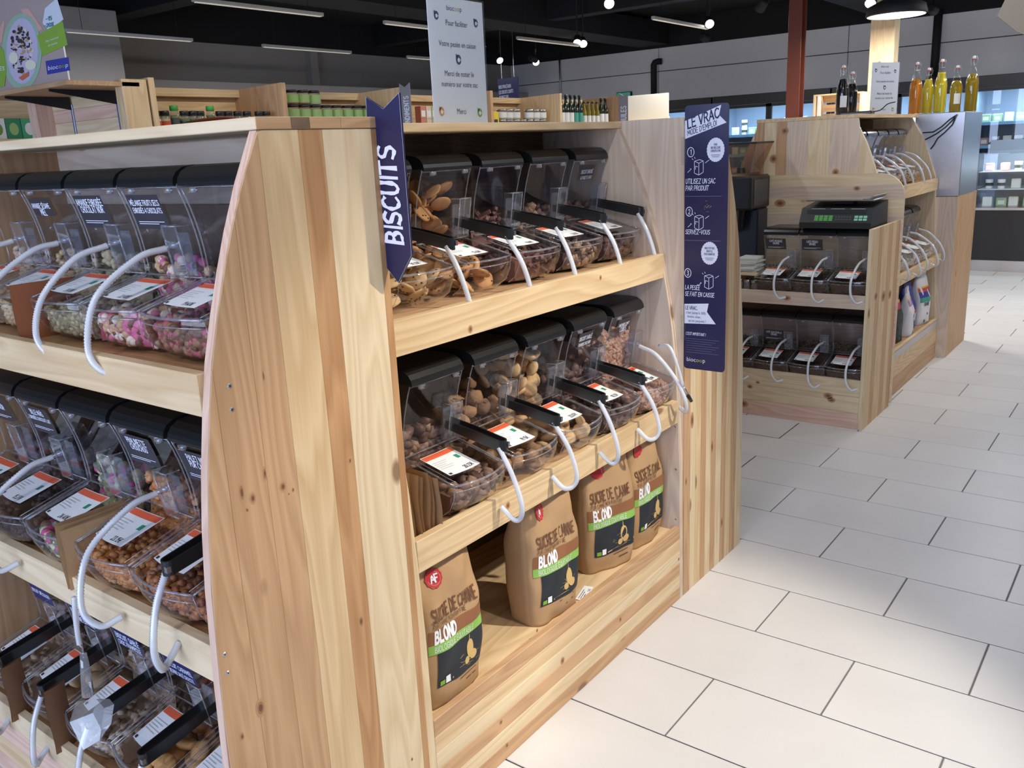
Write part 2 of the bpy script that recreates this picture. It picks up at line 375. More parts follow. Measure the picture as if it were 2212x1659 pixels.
def put_rect(mb, u0, u1, v0, v1, fn, n=1):
    for i in range(n):
        a, b = u0+(u1-u0)*i/n, u0+(u1-u0)*(i+1)/n
        mb.add([fn(a, v0), fn(b, v0), fn(b, v1), fn(a, v1)], [(0, 1, 2, 3)])
    return mb
def disc(cx, cy, rx, ry=None, n=24, a0=0, jag=0):
    ry = ry or rx
    return [(cx+rx*(1+(jag if k % 2 else 0))*math.cos(2*math.pi*k/n+a0), cy+ry*(1+(jag if k % 2 else 0))*math.sin(2*math.pi*k/n+a0)) for k in range(n)]

# ================================================================== THE SETTING
XL, XR, YF, YB, ZC = -9.35, 4.0, -4.4, 12.5, 3.25
def struct(name, mb, mats, base=(0, 0, 0)):
    mb.v = [tuple(Vector(v)-Vector(base)) for v in mb.v]
    return tag(link(name, mb.mesh(name, mats), None, base), kind='structure')
GROUT = mat('grout', (.16, .155, .15), .85, 0, .2, 40)
def tile_mat():
    mt, nt, b = _new('floor_tile'); N = nt.nodes; L = nt.links
    tc = N.new('ShaderNodeTexCoord'); oi = N.new('ShaderNodeObjectInfo'); nz = N.new('ShaderNodeTexNoise')
    nz.inputs['Scale'].default_value = 3.2; nz.inputs['Detail'].default_value = 3
    va = N.new('ShaderNodeVectorMath'); va.operation = 'ADD'
    L.new(tc.outputs['Object'], va.inputs[0]); L.new(oi.outputs['Location'], va.inputs[1]); L.new(va.outputs[0], nz.inputs['Vector'])
    mx = N.new('ShaderNodeMix'); mx.data_type = 'RGBA'; mx.inputs[6].default_value = (.57, .55, .535, 1); mx.inputs[7].default_value = (.66, .645, .63, 1)
    ad = N.new('ShaderNodeMath'); ad.operation = 'MULTIPLY_ADD'; ad.inputs[1].default_value = .35; ad.inputs[2].default_value = -.15
    a2 = N.new('ShaderNodeMath'); a2.operation = 'ADD'; a2.use_clamp = True
    L.new(oi.outputs['Random'], ad.inputs[0]); L.new(ad.outputs[0], a2.inputs[0]); L.new(nz.outputs[0], a2.inputs[1])
    L.new(a2.outputs[0], mx.inputs[0]); L.new(mx.outputs[2], b.inputs['Base Color'])
    b.inputs['Roughness'].default_value = .38; b.inputs['Specular IOR Level'].default_value = .4
    MATS['floor_tile'] = mt
    return mt
TILE = tile_mat()
fl = struct('floor', bx(XL-.2, XR+.2, YF-.2, YB+.2, -.06, -.004), GROUT)
PIT = .302; LP = .604; JW = .0045
tme = MB().cbox(0, LP-JW, 0, PIT-JW, -.004, 0, .0015).mesh('floor_tile', TILE)
cand = []; rest = MB()
for k in range(-20, 36):
    y0 = 1.764+PIT*k
    xo = -.913 if k % 2 == 0 else -.610
    for mI in range(-15, 9):
        x0 = xo+LP*mI
        if x0 > XR or x0+LP < XL or y0 > YB or y0+PIT < YF: continue
        c = Vector((x0+LP/2, y0+PIT/2, 0)); d = c-C0; z = d.dot(_f)
        ok = False
        if z > .3:
            px, py = CX+FPX*d.dot(_r)/z, CY-FPX*d.dot(_u)/z
            ok = -250 < px < W+330 and 0 < py < H+330
        hid = (x0+LP < -1.45 and y0 > .6) or y0 > 10.7 or (x0+LP < -2.6)
        if ok and not hid: cand.append((d.length, x0, y0))
        else: rest.add([(x0+a*(LP-JW), y0+b*(PIT-JW), 0) for a, b in ((0, 0), (1, 0), (1, 1), (0, 1))], [(0, 1, 2, 3)])
cand.sort()
for i, (dd, x0, y0) in enumerate(cand):
    if i < 290: link('tile', tme, fl, (x0, y0, 0))
    else: rest.add([(x0+a*(LP-JW), y0+b*(PIT-JW), 0) for a, b in ((0, 0), (1, 0), (1, 1), (0, 1))], [(0, 1, 2, 3)])
tag(link('tile_field', rest.mesh('tile_field', TILE), fl), kind='stuff')

CEIL = mat('ceiling_black', (.008, .008, .009), .85)
WALLP = mat('wall_paint', (.33, .315, .30), .8, 0, .04, 6)
WALLW = mat('wall_panel_white', (.74, .74, .77), .6, 0, .03, 4)
struct('ceiling', bx(XL-.2, XR+.2, YF-.2, YB+.2, ZC, ZC+.1), CEIL)
wb = struct('wall_back', bx(XL-.2, XR+.2, YB, YB+.2, 0, ZC), mat('wall_joint', (.05, .05, .06), .8))
for i in range(5):
    x0 = XL+2.78*i
    for z0, z1 in ((0, 1.6), (1.606, 2.525), (2.535, 2.86)):
        mb = MB().cbox(.003, 2.774, -.03, 0, z0, z1, .004)
        link('wall_panel', mb.mesh('wall_panel', WALLW), wb, (x0, YB, 0))
link('black_band', bx(XL, XR, YB-.02, YB, 2.863, ZC).mesh('black_band', CEIL), wb)
wl = struct('wall_left', bx(XL-.2, XL, YF-.2, YB+.2, 0, ZC), WALLP)
link('black_band', bx(XL, XL+.02, YF, YB, 2.86, ZC).mesh('black_band', CEIL), wl)
link('bulkhead', cb(XL, XL+.35, YF, YB, 0, 2.40, .006).mesh('bulkhead', WALLP), wl)
for (yy, w_) in ((8.05, .12), (10.9, .12)): link('rib', cb(XL, XL+.10, yy, yy+w_, 2.40, 2.86, .004).mesh('rib', WALLP), wl)
link('pillar', cb(XL, XL+.95, 4.25, 4.95, 0, 2.95, .006).mesh('pillar', WALLP), wl)
struct('wall_right', bx(XR, XR+.2, YF-.2, YB+.2, 0, ZC), WALLP)
wf = struct('wall_front', MB().box(XL-.2, XR+.2, YF-.2, YF, 2.75, ZC).box(XL-.2, XR+.2, YF-.2, YF, 0, .35).box(XL-.2, -4.6, YF-.2, YF, .35, 2.75).box(2.2, XR+.2, YF-.2, YF, .35, 2.75), WALLP)
win = struct('window_1', MB().box(-4.6, 2.2, YF-.12, YF-.06, .35, .41).box(-4.6, 2.2, YF-.12, YF-.06, 2.69, 2.75).box(-4.6, -4.54, YF-.12, YF-.06, .35, 2.75).box(2.14, 2.2, YF-.12, YF-.06, .35, 2.75).box(-2.35, -2.29, YF-.12, YF-.06, .35, 2.75).box(-.1, -.04, YF-.12, YF-.06, .35, 2.75), BLACKM)
for a, b in ((-4.54, -2.35), (-2.29, -.1), (-.04, 2.14)): link('pane', bx(a, b, YF-.095, YF-.085, .41, 2.69).mesh('pane', GLASS), win)
# roof beams and ducts, nearly lost in the black
DUCT = mat('dark_duct', (.009, .009, .010), .7)
for i, (x0, x1, y0, y1, z0, z1) in enumerate([(XL, XR, 5.2, 5.45, 2.98, ZC), (XL, XR, 9.3, 9.5, 2.98, ZC), (XL, XR, 1.2, 1.45, 2.98, ZC), (-6.9, -6.4, YF, YB, 2.9, 3.2), (-3.4, -3.0, YF, YB, 2.9, 3.2)]):
    struct('trim_%d' % (i+1), cb(x0, x1, y0, y1, z0, z1, .005), DUCT)

# track rails and spotlights
RAILM = mat('rail_white', (.55, .55, .54), .4)
LEDM = mat('led_strip', (1, .97, .92), .5, emit=2.6)
for i, (x, y) in enumerate(RAILS):
    t = thing('light_rail', 'thin linear light rail hung below the black ceiling', 'light rail', (x, y, 2.605), 0, 'linear light rails under the ceiling')
    part('housing', MB().cbox(-.018, .018, 0, 1.2, .0, .028, .003), RAILM, t)
    part('diffuser', MB().box(-.014, .014, .02, 1.18, -.004, 0), mat('rail_diffuser', (.80, .74, .62), .4, emit=.7), t)
    for yy in (.15, 1.05): part('hanger_wire', MB().tube([(0, yy, .028), (0, yy, ZC-2.605)], .002, 5), BLACKM, t)
LENS = mat('spot_lens', (1, .96, .88), .3, emit=14)
def spotlamp(p, tgt, label):
    t = thing('track_spotlight', label, 'spotlight', p, 0, 'small round spotlights under the ceiling')
    d = (Vector(tgt)-Vector(p)).normalized(); rot = d.to_track_quat('Z', 'Y').to_matrix()
    b = MB().lathe([(.03, -.12), (.042, -.11), (.05, -.012), (.05, -.004)], 14)
    b.v = [tuple(rot @ Vector(v)) for v in b.v]; part('housing', b, BLACKM, t, False)
    l = MB().lathe([(.0, -.001), (.044, -.001)], 14, cap=False); l.v = [tuple(rot @ Vector(v)) for v in l.v]
    part('lens', l, LENS, t)
    part('stem', MB().tube([tuple(rot @ Vector((0, 0, -.1))), (0, 0, .14), (0, 0, ZC-p[2])], .008, 6), BLACKM, t)
for (p, t, e, c, dg) in SPOTS:
    spotlamp(p, t, 'small black spotlight with a bright round lens above the aisles')  # the last four are housings for the added back-wall washers
for (px, py, yy, tg) in [(1316, 8, 7.2, (-1, 3, 0)), (1533, 52, 8.9, (-1.2, 5, 0)), (1247, 93, 9.0, (-4, 6, 0)), (1260, 95, 9.15, (-3, 6, 0)), (1080, 131, 9.8, (-4.5, 8, 0)), (1158, 135, 10.3, (-4, 7, 0)), (1880, 8, 8.2, (-2.2, 6, .6))]:
    p = at_y(px, py, yy); spotlamp(tuple(p), tg, 'lit spotlight glowing against the black ceiling')
    l = bpy.data.lights.new('spot_glow', 'SPOT'); l.energy = 70; l.color = NEUT; l.spot_size = 1.1; l.spot_blend = .6; l.shadow_soft_size = .03
    o = bpy.data.objects.new('spot_glow', l); COL.objects.link(o); d = (Vector(tg)-p).normalized(); o.location = p+d*.02
    o.rotation_euler = d.to_track_quat('-Z', 'Y').to_euler()
sm = at_x(310, 152, XL+.36)

# ================================================================== DISPLAY UNITS
PROF = [(0, 0), (.48, .004), (.64, .010), (.80, .019), (.91, .030), (1.0, .043), (1.10, .061), (1.18, .078), (1.255, .100), (1.32, .122), (1.38, .144), (1.455, .176), (1.535, .217)]
def off(z):
    for (a, b), (c, d) in zip(PROF, PROF[1:]):
        if z <= c: return b+(d-b)*(z-a)/(c-a)
    return PROF[-1][1]
def profile(d0, d1, base, ztop=1.535):
    """part of the end-panel outline between depths d0 < d1 measured from the back (front base depth = base)"""
    pts = [(d0, 0), (d1, 0)]
    zs = [i*ztop/40 for i in range(41)]
    def zmax(d):
        best = 0
        for z in zs:
            if base-off(z) >= d-1e-9: best = z
        # refine
        for k in range(20):
            z = best+ztop/40*k/20
            if z <= ztop and base-off(z) >= d-1e-9: best2 = z
        return min(ztop, best2)
    N_ = 10
    for i in range(N_+1):
        d = d1+(d0-d1)*i/N_; pts.append((d, zmax(d)))
    return pts
def outline(base, ztop=1.535):
    return [(0, 0)]+[(base-o_, z) for z, o_ in PROF]+[(0, ztop)]
def fascia(parent, name, w, kinds, fn_axis, front, inner, a0, a1, z0, z1, n=1):
    """board along an axis; n>1 splits it in glued lamellas (parts)"""
    for i in range(n):
        za, zb = z0+(z1-z0)*i/n, z0+(z1-z0)*(i+1)/n-(.0006 if i < n-1 else 0)
        if fn_axis == 'X': mb = cb(a0, a1, min(front, inner), max(front, inner), za, zb, .0012)
        else: mb = cb(min(front, inner), max(front, inner), a0, a1, za, zb, .0012)
        wpart(name, mb, wood(kinds[i % len(kinds)], fn_axis), parent)
# ---- unit A (faces the camera side, -y)
XA = -1.203
uA = thing('shelf_unit', 'pine shelf unit of three bin rows with tall curved side panel full of knots', 'shelf unit', (-1.78, .95, 0))
pf = lambda x0, x1, yb, sgn: (lambda p, a: (a, yb+sgn*p[0], p[1]))
ep = wpart('end_panel', MB().prism(outline(.485), -1.225, -1.207, lambda p, a: (a, 1.19-p[0], p[1])), wood('pink', 'Z'), uA)
sb = [1.19-at_x(q, 900, XA).y for q in (868, 853, 756, 708, 627, 560, 473, 440)]
sb[0] = 0; sb[-1] = .485
for d0, d1, kd in zip(sb, sb[1:], ['orange', 'pale', 'orange', 'yellow', 'tan', 'tan', 'tan']):
    wpart('stave', MB().prism(profile(d0+.0003, d1-.0003, .485), -1.207, XA, lambda p, a: (a, 1.19-p[0], p[1])), wood(kd, 'Z'), ep)
for q in ((496, 834), (501, 885), (485, 1414), (492, 1454)):
    p = at_x(q[0], q[1], XA)
    mb = MB().lathe([(.0, .0012), (.0032, .0012), (.0045, 0)], 12); mb.v = [(p.x+v[2], p.y+v[0], p.z+v[1]) for v in mb.v]
    wpart('screw', mb, METAL, ep)
    mb = MB().lathe([(.0, .0014), (.0014, .0014), (.0014, .001)], 8); mb.v = [(p.x+v[2], p.y+v[0], p.z+v[1]) for v in mb.v]
    wpart('screw_socket', mb, BLACKM, ep)
wpart('end_panel', MB().prism(outline(.485), -2.372, -2.35, lambda p, a: (a, 1.19-p[0], p[1])), wood('tan', 'Z'), uA)
tb = wpart('top_board', cb(-2.372, -1.203, .918, 1.19, 1.536, 1.556, .0015), wood('pale', 'X'), uA)
for i, (ya, yb_) in enumerate(((.919, .99), (.99, 1.03), (1.03, 1.10), (1.10, 1.189))):
    wpart('end_grain_block', cb(-1.2035, -1.2020, ya+.0003, yb_-.0003, 1.537, 1.5555, .0003), wood(['tan', 'brown', 'tan', 'tan'][i], 'Y'), tb)
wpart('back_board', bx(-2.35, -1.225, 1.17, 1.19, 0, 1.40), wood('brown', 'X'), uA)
wpart('back_plank', cb(-2.35, -1.225, 1.166, 1.19, 1.402, 1.452, .002), wood('grey', 'X'), uA)
wpart('back_plank', cb(-2.35, -1.225, 1.160, 1.19, 1.455, 1.536, .002), wood('grey', 'X'), uA)
for z0, z1, yf in ((1.092, 1.163, .765), (.628, .700, .719)):
    fascia(uA, 'shelf_edge', 0, ['yellow' if z0 > 1 else 'pale'], 'X', yf, yf+.022, -2.35, -1.2255, z0, z1)
    wpart('shelf_board', cb(-2.35, -1.2255, yf+.022, 1.17, z1-.034, z1-.014, .001), wood('orange', 'X'), uA)
fascia(uA, 'plinth_board', 0, ['pink', 'yellow', 'pink', 'pale'], 'X', .707, .727, -2.35, -1.2255, 0, .232, 4)
wpart('shelf_board', cb(-2.35, -1.2255, .727, 1.17, .195, .215, .001), wood('orange', 'X'), uA)

# ---- unit B (faces the aisle, +x)
uB = thing('shelf_unit', 'pine shelf unit with two bin rows above sugar bags facing the tiled aisle', 'shelf unit', (-1.46, 1.82, 0))
def sideX(base_x, d, sgn=1): return lambda p, a: (base_x+sgn*p[0], a, p[1])
wpart('end_panel', MB().prism(outline(.497), 1.1905, 1.213, sideX(-1.70, 1)), wood('pale', 'Z'), uB)
wpart('end_panel', MB().prism(outline(.497), 2.427, 2.4495, sideX(-1.70, 1)), wood('grey', 'Z'), uB)
wpart('back_board', bx(-1.72, -1.70, 1.1905, 2.4495, 0, 1.535), wood('brown', 'Y'), uB)  # shade under the top board is part of this dark colour
wpart('top_board', cb(-1.72, -1.418, 1.191, 2.4495, 1.5355, 1.5555, .0015), wood('yellow', 'Y'), uB)
for z0, z1, xf in ((1.083, 1.158, -1.263), (.620, .694, -1.213)):
    fascia(uB, 'shelf_edge', 0, ['yellow'], 'Y', xf, xf-.022, 1.2135, 2.4265, z0, z1)
    wpart('shelf_board', cb(-1.70, xf-.022, 1.2135, 2.4265, z1-.034, z1-.014, .001), wood('tan', 'Y'), uB)
fascia(uB, 'plinth_board', 0, ['tan', 'pale', 'tan', 'pale', 'yellow', 'tan'], 'Y', -1.203, -1.223, 1.2135, 2.4265, 0, .262, 6)
wpart('shelf_board', cb(-1.70, -1.223, 1.2135, 2.4265, .228, .246, .001), wood('yellow', 'Y'), uB)
for q in ((1459, 922), (1460, 1014), (1460, 1122), (1464, 1185)):
    p = at_y(q[0], q[1], 2.427)
    mb = MB().lathe([(.0, .001), (.003, .001), (.004, 0)], 10); mb.v = [(p.x+v[0], 2.427-v[2], p.z+v[1]) for v in mb.v]; wpart('screw', mb, METAL, uB)

# ---- unit C (far side of the island, only its end panel shows)
uC = thing('shelf_unit', 'pine shelf unit end panel of narrow vertical staves behind the instruction banner', 'shelf unit', (-1.78, 2.69, 0))
ep = wpart('end_panel', MB().prism(outline(.48), -1.225, -1.207, lambda p, a: (a, 2.452+p[0], p[1])), wood('yellow', 'Z'), uC)
cuts = [0, .045, .085, .125, .165, .205, .245, .29, .33, .375, .42, .48]
for d0, d1, kd in zip(cuts, cuts[1:], ['tan', 'pale', 'yellow', 'tan', 'pale', 'tan', 'pale', 'tan', 'yellow', 'tan', 'pale']):
    wpart('stave', MB().prism(profile(d0+.0003, d1-.0003, .48), -1.207, XA, lambda p, a: (a, 2.452+p[0], p[1])), wood(kd, 'Z'), ep)
wpart('end_panel', MB().prism(outline(.48), -2.372, -2.35, lambda p, a: (a, 2.452+p[0], p[1])), wood('yellow', 'Z'), uC)
wpart('back_board', cb(-2.35, -1.2075, 2.4502, 2.4515, 0, 1.557, .0004), wood('grey', 'Z'), uC)
wpart('top_board', cb(-2.372, -1.225, 2.452, 2.71, 1.5355, 1.5555, .0015), wood('yellow', 'X'), uC)
for z0, z1, o_ in ((1.09, 1.16, .062), (.63, .70, .012), (0, .25, .002)):
    fascia(uC, 'shelf_edge', 0, ['yellow'], 'X', 2.932-o_, 2.912-o_, -2.35, -1.2255, z0, z1)
    wpart('shelf_board', cb(-2.35, -1.2255, 2.452, 2.912-o_, z1-.034, z1-.014, .001), wood('tan', 'X'), uC)

# ---- coffee unit E (second island, faces -y)
uE = thing('shelf_unit', 'low pine coffee shelf unit with rounded back board holding the black scale', 'shelf unit', (-1.8, 4.75, 0))
ep = wpart('end_panel', cb(-1.222, -1.204, 4.495, 5.0, 0, 1.032, .001), wood('pale', 'Z'), uE)
cuts = [4.495, 4.60, 4.67, 4.78, 4.86, 4.93, 5.0]
for a, b, kd in zip(cuts, cuts[1:], ['yellow', 'tan', 'yellow', 'tan', 'yellow', 'tan']):
    wpart('stave', cb(-1.204, -1.2, a+.0003, b-.0003, 0, 1.033, .0006), wood(kd, 'Z'), ep)
wpart('end_panel', cb(-2.45, -2.43, 4.495, 5.0, 0, 1.032, .001), wood('yellow', 'Z'), uE)
def xr(z): return -1.19 if z < 1.153 else -1.315+math.sqrt(max(0, .125**2-(z-1.153)**2))
zz = [.02, .33, .64, .93, 1.06, 1.15, 1.215, 1.278]
for i, (a, b) in enumerate(zip(zz, zz[1:])):
    n_ = 8; poly = [(-2.45, a)]+[(xr(a+(b-a)*k/n_), a+(b-a)*k/n_) for k in range(n_+1)]+[(-2.45, b)]
    wpart('back_plank', MB().prism(poly, 5.0005, 5.018, lambda p, t: (p[0], t, p[1])), wood(['pale', 'pink', 'pale', 'grey', 'pale', 'grey', 'pale'][i], 'X'), uE)
fascia(uE, 'shelf_edge', 0, ['grey'], 'X', 4.5, 4.52, -2.43, -1.2225, .631, .70)
wpart('shelf_board', cb(-2.43, -1.2225, 4.52, 5.0, .665, .685, .001), wood('tan', 'X'), uE)
fascia(uE, 'plinth_board', 0, ['pink', 'pale', 'pale'], 'X', 4.5, 4.52, -2.43, -1.2225, 0, .262, 3)
wpart('shelf_board', cb(-2.43, -1.2225, 4.52, 5.0, .215, .235, .001), wood('tan', 'X'), uE)

# ---- double-sided unit D behind the coffee unit (faces +x and -x)
uD = thing('shelf_unit', 'double-sided pine shelf unit with trapezoid end panel and bottles on top', 'shelf unit', (-1.73, 5.66, 0))
BD, CD = -1.235, -1.735
def dprof(x0, x1, zt=1.57):
    """slice of the two-sided outline between x0 and x1"""
    base = BD-CD
    def zm(x):
        d = abs(x-CD); b = 0
        for k in range(401):
            z = zt*k/400
            if base-off(min(z, 1.535)) >= d-1e-9: b = z
        return b
    xs = [x1+(x0-x1)*i/12 for i in range(13)]
    return [(x0, 0), (x1, 0)]+[(x, zm(x)) for x in xs]
cuts = [2*CD-BD, -2.12, -2.03, -1.97, -1.90, -1.84, -1.72, -1.60, -1.53, -1.44, -1.34, BD]
for a, b, kd in zip(cuts, cuts[1:], ['pale', 'grey', 'tan', 'pale', 'tan', 'grey', 'pale', 'grey', 'grey', 'pale', 'pale']):
    wpart('stave', MB().prism(dprof(a+.0003, b-.0003), 5.019, 5.04, lambda p, t: (p[0], t, p[1])), wood(kd, 'Z'), uD)
wpart('end_panel', MB().prism(dprof(2*CD-BD, BD), 6.288, 6.308, lambda p, t: (p[0], t, p[1])), wood('pale', 'Z'), uD)
wpart('top_board', cb(-2.02, -1.45, 5.019, 6.308, 1.5705, 1.5905, .001), wood('yellow', 'Y'), uD)
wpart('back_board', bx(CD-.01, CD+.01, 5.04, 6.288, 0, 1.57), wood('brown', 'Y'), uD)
for sg in (1, -1):
    for z0, z1 in ((1.112, 1.186), (.638, .702), (.222, .272)):
        xf = CD+sg*(BD-CD-off(z0))
        fascia(uD, 'shelf_edge', 0, ['yellow'], 'Y', xf, xf-sg*.02, 5.0405, 6.2875, z0, z1)
        wpart('shelf_board', cb(min(CD+sg*.011, xf-sg*.0205), max(CD+sg*.011, xf-sg*.0205), 5.0405, 6.2875, z1-.034, z1-.014, .001), wood('tan', 'Y'), uD)
    xf = CD+sg*(BD-CD)
    fascia(uD, 'plinth_board', 0, ['tan', 'yellow'], 'Y', xf, xf-sg*.02, 5.0405, 6.2875, 0, .2215, 2)
wpart('price_strip', cb(BD+.0005, BD+.003, 5.06, 6.27, .2225, .262, .0004), mat('clear_strip', (.45, .42, .44), .35), uD)

# ---- dispenser post at the end of unit D
uP = thing('dispenser_column', 'brushed steel box on a pine base at the end of the shelf unit', 'cabinet', (-1.32, 6.6, 0))
wpart('base', cb(-1.465, -1.175, 6.309, 6.93, 0, 1.067, .002), wood('tan', 'Z'), uP)
wpart('base_front', cb(-1.465, -1.175, 6.3065, 6.309, 0, 1.066, .0005), wood('grey', 'Z'), uP)
wpart('steel_box', cb(-1.467, -1.173, 6.307, 6.87, 1.068, 1.592, .003), STEEL, uP)
wpart('steel_back', cb(-1.45, -1.19, 6.871, 6.92, 1.068, 1.46, .003), STEEL, uP)
g = wpart('cable_grommet', MB().lathe([(.0, .004), (.012, .004), (.016, 0)], 14), BLACK, uP)
gp = at_y(1840+945/4.148, 120+525/4.148, 6.306); g.location = Vector((gp.x, 6.307, gp.z))-Vector(uP.location); g.rotation_euler.x = math.pi/2
def zz_(a, b): return (1840+a/4.148, 120+b/4.148)
for path in ([(945, 528), (880, 570), (800, 640), (730, 685), (635, 692)], [(945, 530), (890, 590), (840, 640), (760, 700), (655, 755)], [(940, 530), (900, 620), (830, 690), (770, 740), (735, 800), (705, 838)]):
    pts = [at_y(*zz_(*q), 6.295) for q in path]
    wpart('black_cable', MB().tube([tuple(p) for p in pts], .0042, 6), BLACK, uP, True)

# ================================================================== BULK BINS
BW = .196; HW = BW/2
def fp(X, t, o=0):            # point on the curved front panel, t=0 top .. 1 bottom; o = offset outwards
    d = .186+.036*(1-t)**2
    return (X, -(d+o), .300-.177*t)
def bulge(X): return .022*(1-(X/HW)**2)
def lidp(X, t, o=0):          # point on the lid, t=0 neck .. 1 lip
    d = .188+(.336-.188)*t+bulge(X)*t; z = .124-.040*t
    return (X, -(d+.24*o), z+o*.97)
BODY = MB()
side = [(.004, .01), (.004, .30), (.219, .30)]+[(-fp(0, t)[1], fp(0, t)[2]) for t in (.1, .25, .4, .6, .8, 1)]+[(.338, .083), (.332, .05), (.318, .022), (.295, .006)]
for sx in (-1, 1):
    n = len(side); BODY.add([(sx*HW, -d, z) for d, z in side], [tuple(range(n))])
BODY.grid(lambda u, v: (-HW+BW*u, -(.004+.291*v+bulge(-HW+BW*u)*v*.8), .006), 8, 3)
BODY.add([(-HW, -.004, .006), (HW, -.004, .006), (HW, -.004, .30), (-HW, -.004, .30)], [(0, 1, 2, 3)])
BODY_ME = BODY.mesh('bin_body', CLEAR)
TR = [(.336, .084), (.338, .074), (.335, .05), (.322, .022), (.297, .006)]
def trayf(u, v):
    k = v*(len(TR)-1); i = min(int(k), len(TR)-2); f = k-i
    d = TR[i][0]*(1-f)+TR[i+1][0]*f; z = TR[i][1]*(1-f)+TR[i+1][1]*f; X = -HW+BW*u
    return (X, -(d+bulge(X)*(1-.2*v)), z)
TRAY_ME = MB().grid(trayf, 12, 8).mesh('tray_front', CLEAR, True)
FRONT_ME = MB().grid(lambda u, v: fp(-HW+BW*u, v), 1, 14).mesh('front_panel', CLEAR, True)
LID_ME = MB().grid(lambda u, v: lidp(-HW+.004+(BW-.008)*u, v), 12, 2).mesh('lid', CLEAR, True)
rim = MB()
def lip(u, dz=0, e=0): X = -HW+BW*u; return (X, -(.337+bulge(X)+e), .084+dz)
rim.tube([lip(i/12) for i in range(13)], .0028, 5)
rim.tube([lip(i/12, -.014, .002) for i in range(13)], .0016, 4)
for sx in (-1, 1):
    rim.tube([(sx*HW, -.187, .124), (sx*HW, -.337, .084)], .0026, 5)
    rim.tube([(sx*(HW-.012), -.20, .1225), (sx*(HW-.012), -.337, .0875)], .0012, 4)
    rim.tube([fp(sx*HW, t/8) for t in range(9)], .0018, 4)
    rim.tube([(sx*HW, -d, z) for d, z in side[-4:]], .0014, 4)
rim.tube([(-HW, -.188, .124), (HW, -.188, .124)], .0026, 5)
rim.tube([(-HW, -.176, .134), (HW, -.176, .134)], .0016, 4)
rim.tube([(-HW, -.221, .297), (HW, -.221, .297)], .002, 4)
for sx in (-.6, .72): rim.box(sx*HW-.008, sx*HW+.008, -.228, -.219, .287, .297)
RIM_ME = rim.mesh('moulded_rim', EDGE, True)
capm = MB(); cpoly = [(.002, .300), (.002, .334), (.18, .336), (.203, .333), (.218, .325), (.226, .314), (.228, .306), (.228, .300), (.222, .299), (.221, .303)]
capm.prism(cpoly, -HW+.001, HW-.001, lambda p, a: (a, -p[0], p[1]))
CAP_ME = capm.mesh('cap', BLACK)
pk = MB(); PX0, PX1 = .038, .084
pk.add([fp(PX0, .42, .03), fp(PX1, .42, .03), fp(PX1, .97, .026), fp(PX0, .97, .026)], [(0, 1, 2, 3)])
for X in (PX0, PX1): pk.add([fp(X, .42, .03), fp(X, .42, 0), fp(X, .97, 0), fp(X, .97, .026)], [(0, 1, 2, 3)])
POCK_ME = pk.mesh('scoop_pocket', POCK)
pr = MB()
for X in (PX0, PX1):
    pr.tube([fp(X, .42, .03), fp(X, .97, .026)], .0018, 5); pr.tube([fp(X, .42, 0), fp(X, .42, .03)], .0015, 4)
pr.tube([fp(PX0, .42, .03), fp(PX1, .42, .03)], .0018, 5); pr.tube([fp(PX0, .97, .026), fp(PX1, .97, .026)], .0018, 5)
PRIM_ME = pr.mesh('pocket_rim', EDGE, True)
PIN_ME = MB().add([fp(PX0+.004, .5, .004), fp(PX1-.004, .5, .004), fp(PX1-.004, .96, .004), fp(PX0+.004, .96, .004)], [(0, 1, 2, 3)]).mesh('pocket_insert', clear('pocket_back', (.55, .62, .78), 1.4, .10, .06))
feet = MB()
for sx in (-1, 1):
    for d in (.05, .27): feet.cbox(sx*.07-.006, sx*.07+.006, -d-.006, -d+.006, 0, .0065, .001)
FEET_ME = feet.mesh('feet', BLACK)
# cords: ringed tube along a path in bin coordinates (X, d, z)
def smooth_path(ctrl, n):
    P = [Vector(p) for p in ctrl]; P = [P[0]*2-P[1]]+P+[P[-1]*2-P[-2]]; out = []
    segs = len(P)-3
    for i in range(n+1):
        k = i/n*segs; j = min(int(k), segs-1); t = k-j
        a, b, c, d = P[j:j+4]
        out.append(.5*((2*b)+(c-a)*t+(2*a-5*b+4*c-d)*t*t+(3*b-3*c+d-a)*t**3))
    return out
def cord_mesh(ctrl, n=170, r=.0066):
    pts = smooth_path(ctrl, n)
    return MB().tube([(p.x, -p.y, p.z) for p in pts], lambda i: r*(1.09 if i % 2 else .86), 7).mesh('coil_cord', CORD, True)
CORD_TONG = [cord_mesh([(.058, .352, .135), (.060, .385, .075), (.066, .405, .005), (.068, .40, -.032), (.06, .385, -.040), (.055, .352, -.012)]),
             cord_mesh([(.060, .352, .135), (.070, .39, .07), (.078, .408, .0), (.070, .402, -.03), (.05, .385, -.034), (.048, .35, -.008)])]
CORD_PEG = [cord_mesh([(.052, .235, .185), (.040, .30, .165), (.030, .37, .10), (.040, .40, .03), (.065, .39, -.012), (.088, .36, -.010)]),
            cord_mesh([(.056, .235, .185), (.045, .29, .172), (.034, .375, .11), (.046, .41, .02), (.072, .395, -.02), (.09, .36, -.012)])]
PEG = MB(); PEG.tube([(.061, -.215, .19), (.058, -.236, .187)], .005, 6); PEG.ellipsoid((.061, -.222, .19), (.011, .006, .007), 8, 4)
PEG.tube([(.061, -.222, .19), (.061, -.19, .19)], .004, 5)
PEG_ME = PEG.mesh('cord_peg', EDGE, True)
tg = MB()
